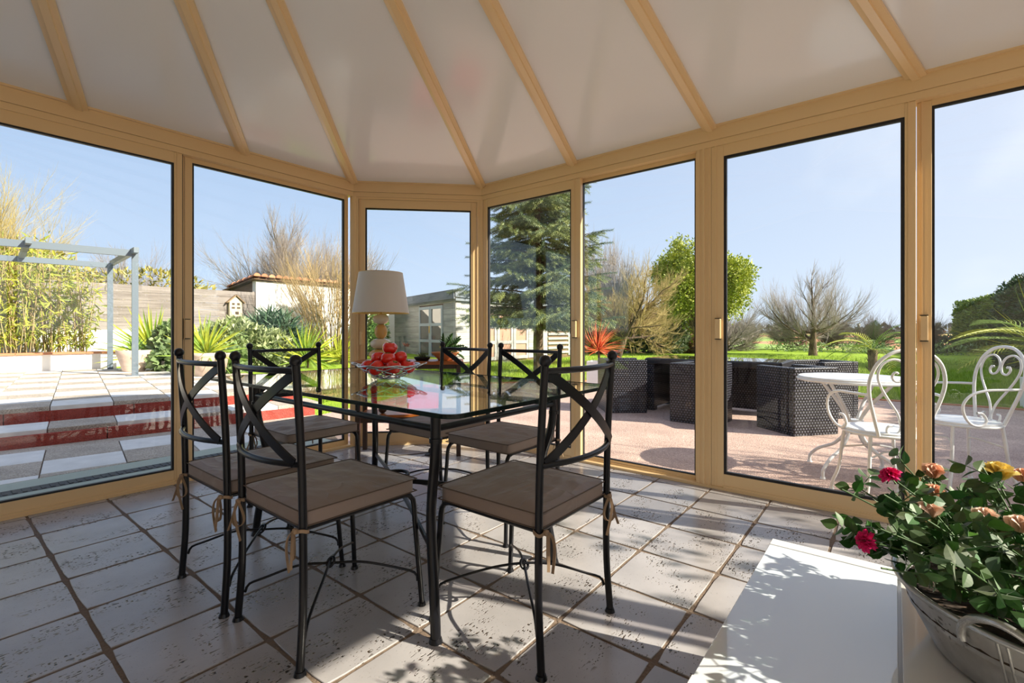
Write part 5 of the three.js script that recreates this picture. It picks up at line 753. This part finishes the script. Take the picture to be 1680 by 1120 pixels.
{ // bamboo along the planter, bare yellow trees beyond the fence
  const R = mulberry(131), o = thing('bamboo_screen', 'dense yellow-green bamboo growing in the terrace planter', 'bamboo', [0, 0, 0]), cn = bag(), pts = [];
  for (let i = 0; i < 340; i++) { const u = 2.0 + 6.5 * R(), v = 7.15 + 0.9 * R(), [x, z] = tp(u, v), hgt = (1.5 + 1.0 * R()) * (u > 2.6 ? 1.05 : 0.85) , lx = (R() - 0.5) * 0.5, lz = (R() - 0.5) * 0.4; prism(cn, V3(x, 0.5, z), V3(x + lx, 0.5 + hgt, z + lz), 0.011, 0.005, 3); for (let k = 0; k < 34; k++) { const t = 0.12 + 0.88 * R(); pts.push([V3(x + lx * t + (R() - 0.5) * 0.32, 0.5 + hgt * t, z + lz * t + (R() - 0.5) * 0.32), rnd3(R)]); } }
  part(o, 'canes', geoOf(cn), M.twigTan).userData.kind = 'stuff'; leaves(o, 'foliage', R, pts, leaf2(0.19, 0.035), [[0.16, 0.22, 0.02], [0.55, 0.55, 0.06]], 1, -0.3);
  const t2 = bareTree('hazel_thicket', 'bare yellowish trees above the board fence behind the bamboo', [1.2, GY, -19.5], 1.6, 0.13, 141, { levels: 5, from: 0, kids: [4, 3, 3, 2, 2], spread: [0.8, 0.55, 0.5, 0.45, 0.4], ratio: [1.0, 0.75, 0.66, 0.62, 0.6], lift: [0, 0.06, 0.08, 0.1, 0.1] }, M.twigTan, M.twigYellow)[0];
  bareTree('hazel_thicket', 'bare grey-brown tree above the fence beside the pergola end', [4.4, GY, -20.5], 1.5, 0.11, 143, { levels: 5, from: 0, kids: [4, 3, 2, 2, 2], spread: [0.9, 0.6, 0.5, 0.45, 0.4], ratio: [0.9, 0.7, 0.66, 0.62, 0.6], lift: [0, 0.03, 0.06, 0.1, 0.1] }, M.twigDark, M.twigGrey);
  bareTree('hazel_thicket', 'bare yellow-brown tree above the fence at the far bamboo end', [-1.6, GY, -19], 1.7, 0.13, 145, { levels: 5, from: 0, kids: [4, 3, 3, 2, 1], spread: [0.8, 0.55, 0.5, 0.45, 0.4], ratio: [1.0, 0.75, 0.66, 0.62, 0.6], lift: [0, 0.06, 0.08, 0.1, 0.1] }, M.twigTan, M.twigYellow);
  const ev = thing('yellow_shrub', 'yellow-green leafy shrubs showing over the board fence', 'shrub', [0, 0, 0]); leaves(ev, 'foliage', R, [...blob(R, [0.6, 2.3, -17.2], [2.6, 0.9, 0.8], 2200), ...blob(R, [4.2, 2.2, -17.4], [1.8, 0.6, 0.8], 1100)], leaf2(0.16, 0.06), [[0.22, 0.22, 0.04], [0.52, 0.42, 0.10]], 1.1);
}
// sword-leaved and palm plants
const sword = (L, w, droop, n = 5) => { const pos = [], idx = []; for (let i = 0; i <= n; i++) { const t = i / n, ww = w * (t < 0.15 ? 0.6 + t * 2.6 : Math.pow(1 - t, 0.75) * 1.12), y = L * t * Math.cos(droop * t * 0.8), z = L * t * Math.sin(droop * t * 0.8) * 0.9; for (const s of [-1, 0, 1]) pos.push(s * ww / 2, y, z + (s ? 0.25 * ww : 0)); } for (let i = 0; i < n; i++) for (const k of [0, 1]) { const a = i * 3 + k; idx.push(a, a + 1, a + 3, a + 1, a + 4, a + 3); } const g = new THREE.BufferGeometry(); g.setAttribute('position', new THREE.Float32BufferAttribute(pos, 3)); g.setIndex(idx); const k = g.toNonIndexed(); k.computeVertexNormals(); return k; };
function rosette(name, label, pos, n, L, w, droop, mats, seed, stem, cat = 'plant') {
  const R = mulberry(seed), o = thing(name, label, cat, pos), gs = mats.map(() => []);
  if (stem) part(o, 'stem', rod([0, -0.02, 0], [0, stem, 0], 0.03, 0.022, 8), M.bark);
  for (let i = 0; i < n; i++) { const el = 1.45 - 1.75 * (i / n), az = i * 2.39996 + R() * 0.4, l = L * (0.75 + 0.4 * R()); gs[Math.floor(R() * mats.length)].push(sword(l, w, droop * (0.5 + R())).applyQuaternion(Q(V3(Math.cos(el) * Math.cos(az), Math.sin(el), Math.cos(el) * Math.sin(az)))).translate(0, stem || 0.02, 0)); }
  gs.forEach((g, i) => { if (g.length) part(o, 'sword_leaves', g, mats[i]).userData.kind = 'stuff'; }); return o;
}
const yl = leafMat(0.46, 0.50, 0.06, 0.5), yg = leafMat(0.24, 0.36, 0.06, 0.5), dg = leafMat(0.08, 0.17, 0.05, 0.45), red1 = leafMat(0.62, 0.10, 0.04, 0.5), red2 = leafMat(0.70, 0.24, 0.10, 0.5);
rosette('cordyline', 'red spiky cordyline growing in the white planter', [8.75, PY + 0.40, -4.72], 90, 0.62, 0.028, 0.5, [red1, red2], 151, 0.28);
rosette('yucca', 'upright green yucca in front of the fence beside the bamboo', [3.2, 0.30, -12.4], 90, 1.0, 0.06, 0.25, [yg, yl], 153, 0.25);
rosette('yucca', 'second green yucca standing beside the first near the glazed door stile', [4.0, 0.2, -12.3], 80, 0.95, 0.06, 0.25, [yg, yl], 155, 0.2);
rosette('potted_yucca', 'small spiky plant growing in the large clay pot', [2.62, 0.61, -11.35], 30, 0.34, 0.03, 0.6, [yg, dg], 157, 0);
rosette('phormium', 'yellow-striped sword-leaved plant in the square terracotta pot', [tp(0.55, 3.55)[0], 0.60, tp(0.55, 3.55)[1]], 60, 0.75, 0.045, 0.5, [yl, yg], 159, 0);
rosette('yellow_palm', 'yellow-green fan of sword leaves before the bare shrub', [5.9, 0.14, -11.0], 90, 0.95, 0.05, 0.6, [yl, yg], 161, 0.2);
rosette('yellow_palm', 'bright yellow sword-leaved clump under the bare shrub canes', [7.1, 0.14, -11.5], 70, 0.8, 0.045, 0.6, [yl], 163, 0.15);
function frond(L, lw, droop, n = 22) { const gs = [], P = (t) => [0, L * t * Math.cos(droop * t * 0.7), L * t * Math.sin(droop * t * 0.9)]; gs.push(tube([P(0), P(0.33), P(0.66), P(1)], 0.006, 8, 4)); for (let i = 3; i <= n; i++) for (const s of [-1, 1]) { const t = i / n, p = P(t), l = lw * Math.sin(Math.PI * Math.min(0.97, 0.12 + t * 0.86)); gs.push(sword(l, 0.018, 0.5, 3).applyQuaternion(Q(V3(s * 0.75, 0.65 * Math.cos(droop * t), 0.65 * Math.sin(droop * t) - 0.12))).translate(...p)); } return merge(gs); }
function palm(name, label, pos, trunk, tr, n, L, lw, mats, seed, els = [1.2, 0.0]) {
  const R = mulberry(seed), o = thing(name, label, 'palm', pos); if (trunk) part(o, 'trunk', [rod([0, -0.03, 0], [0, trunk, 0], tr, tr * 1.25, 10), ...Array.from({ length: 14 }, (_, i) => rod([tr * Math.cos(i * 2.4), trunk * i / 14, tr * Math.sin(i * 2.4)], [tr * 1.7 * Math.cos(i * 2.4), trunk * i / 14 + 0.1, tr * 1.7 * Math.sin(i * 2.4)], 0.014, 0.006, 5))], M.bark);
  const shapes = [frond(L, lw, 0.9), frond(L * 0.9, lw, 1.25), frond(L, lw * 0.9, 0.6)];
  for (let i = 0; i < n; i++) { const el = mixn(els[0], els[1], i / (n - 1)), az = i * 2.4, m = part(o, 'frond', shapes[i % 3], mats[i % mats.length]); m.position.set(0, trunk, 0); m.rotation.set(0, az, 0); m.rotateX(Math.PI / 2 - el - 0.2); }
  return o;
}
palm('lawn_palm', 'small young palm with arching fronds standing on the lawn', [15.9, GY, -0.45], 0.62, 0.09, 13, 1.15, 0.34, [yg, yl, dg], 171);
palm('planter_palm', 'palm with long yellow-green fronds in the white planter at the lawn edge', [9.62, PY + 0.36, 1.66], 0.42, 0.05, 16, 1.05, 0.42, [yl, yg], 173, [1.2, 0.1]);
rosette('fan_palm_spikes', 'stiff yellow-tipped spikes rising from the palm in the white planter', [9.62, PY + 0.75, 1.66], 40, 1.1, 0.03, 0.15, [yl, yg], 175, 0);
palm('patio_palm', 'tall potted palm outside the last sliding door on the sunny side', [3.95, PY + 0.45, 2.35], 0.55, 0.05, 16, 0.95, 0.36, [yg, dg], 177, [1.2, -0.1]);
{ const o = thing('round_pot', 'terracotta pot of the tall palm outside the last sliding door', 'pot', [3.95, PY, 2.35]); part(o, 'body', lathe([[0.01, 0], [0.17, 0], [0.24, 0.42], [0.26, 0.43], [0.26, 0.48], [0.225, 0.48], [0.21, 0.44], [0.01, 0.43]], 28), M.terracotta); }
// trees to the sunny side, beyond the right edge of the picture, that dapple the patio and the floor
bareTree('patio_tree', 'sparse bare tree on the sunny side of the patio', [5.6, PY, 3.9], 1.4, 0.11, 181, { levels: 4, from: 1, kids: [3, 3, 2, 2], spread: [0.7, 0.6, 0.55, 0.5], ratio: [0.85, 0.68, 0.62, 0.55] }, M.bark, M.twigDark);
{
  const [o, g, R] = bareTree('young_leafy_tree', 'young leafy tree outside the sunny end wall', [3.5, PY, 4.6], 1.5, 0.06, 183, { levels: 3, from: 1, kids: [3, 3, 2], spread: [0.7, 0.6, 0.55], ratio: [0.75, 0.6, 0.6] }, M.bark, M.twigDark);
  leaves(o, 'foliage', R, g.tips.flatMap(([p, d]) => Array.from({ length: 5 }, () => [p.clone().addScaledVector(rnd3(R), 0.16), d])), leaf2(0.10, 0.05), GREEN.mid, 1);
}

// ------------------------------------------------------------------ small things on the console
{
  const put = (x, z) => { const [a, b] = onConsole(x, z); return [a, CH, b]; };
  const tray = thing('black_tray', 'small black dish with a pale succulent on the console', 'dish', put(0.10, 0.06)); part(tray, 'dish', lathe([[0.01, 0], [0.05, 0], [0.07, 0.03], [0.066, 0.031], [0.048, 0.006], [0.01, 0.006]], 24), M.black);
  const R = mulberry(5), gs = []; for (let i = 0; i < 26; i++) { const el = 1.4 - i * 0.05, az = i * 2.4; gs.push(sword(0.07, 0.02, 0.4, 3).applyQuaternion(Q(V3(Math.cos(el) * Math.cos(az), Math.sin(el), Math.cos(el) * Math.sin(az)))).translate(0, 0.015, 0)); } part(tray, 'succulent', gs, leafMat(0.22, 0.26, 0.14));
  const fl = thing('dried_flower', 'single dried pink flower on a thin stem in a small glass on the console', 'flower', put(-0.035, 0.05)); part(fl, 'stem', tube([[0, 0.01, 0], [0.004, 0.07, 0.003], [-0.003, 0.125, 0]], 0.0016, 10, 5), M.twigTan); part(fl, 'petals', Array.from({ length: 9 }, (_, i) => sword(0.045, 0.018, 0.9, 3).applyQuaternion(Q(V3(Math.cos(i * 0.7), 0.35, Math.sin(i * 0.7)))).translate(-0.003, 0.124, 0)), leafMat(0.55, 0.33, 0.24)); part(fl, 'vase', lathe([[0.005, 0], [0.018, 0], [0.012, 0.03], [0.014, 0.045]], 16), M.glass);
  const bowl = thing('terracotta_bowl', 'wide orange terracotta bowl planted with a small green palm and a yellow flower', 'plant pot', put(0.29, 0.03)); part(bowl, 'bowl', lathe([[0.01, 0], [0.06, 0], [0.065, 0.012], [0.115, 0.062], [0.118, 0.07], [0.11, 0.07], [0.10, 0.055], [0.01, 0.05]], 32), std(lin(0.62, 0.24, 0.09), 0.6));
  const pg = []; for (let i = 0; i < 12; i++) { const az = i * 2.4, el = 1.3 - i * 0.07; pg.push(frond(0.17, 0.06, 0.9, 10).scale(1, 1, 1).applyQuaternion(Q(V3(Math.cos(el) * Math.cos(az), Math.sin(el), Math.cos(el) * Math.sin(az)))).translate(0.02, 0.05, 0)); } part(bowl, 'palm_leaves', pg, dg); part(bowl, 'yellow_flower', Array.from({ length: 8 }, (_, i) => sword(0.03, 0.014, 0.6, 3).applyQuaternion(Q(V3(Math.cos(i * 0.8), 0.5, Math.sin(i * 0.8)))).translate(-0.06, 0.1, 0.02)).concat([rod([-0.055, 0.05, 0.015], [-0.06, 0.1, 0.02], 0.0015)]), leafMat(0.8, 0.6, 0.05));
  const ds = thing('door_stop', 'small black ball door stop on a flat base on the floor tiles', 'door stop', [2.66, 0, -2.98]); part(ds, 'base', cyl(0.055, 0.05, 0.010, 20), M.black); part(ds, 'ball', ball(0.026, 0, 0.034, 0), M.black);
  const cb = tag(part(scene, 'lamp_cord', tube([[2.42, 0.004, -3.40], [2.46, 0.004, -3.20], [2.58, 0.004, -3.10], [2.74, 0.004, -3.06], [2.86, 0.004, -3.16], [2.84, 0.004, -3.24]], 0.0035, 40, 6), std(lin(0.10, 0.08, 0.06), 0.6)), 'thin dark lamp cord lying on the floor tiles under the console', 'cord');
  const ball2 = thing('wooden_knob', 'round brown wooden ball on the lower shelf of the console', 'ornament', [...put(-0.22, 0.06)]); ball2.position.y = 0.346; part(ball2, 'ball', ball(0.035, 0, 0.035, 0, 18), M.brownWood);
}

scene.traverse((o) => { if (o.isMesh) o.castShadow = o.receiveShadow = true; });
renderer.render(scene, camera);
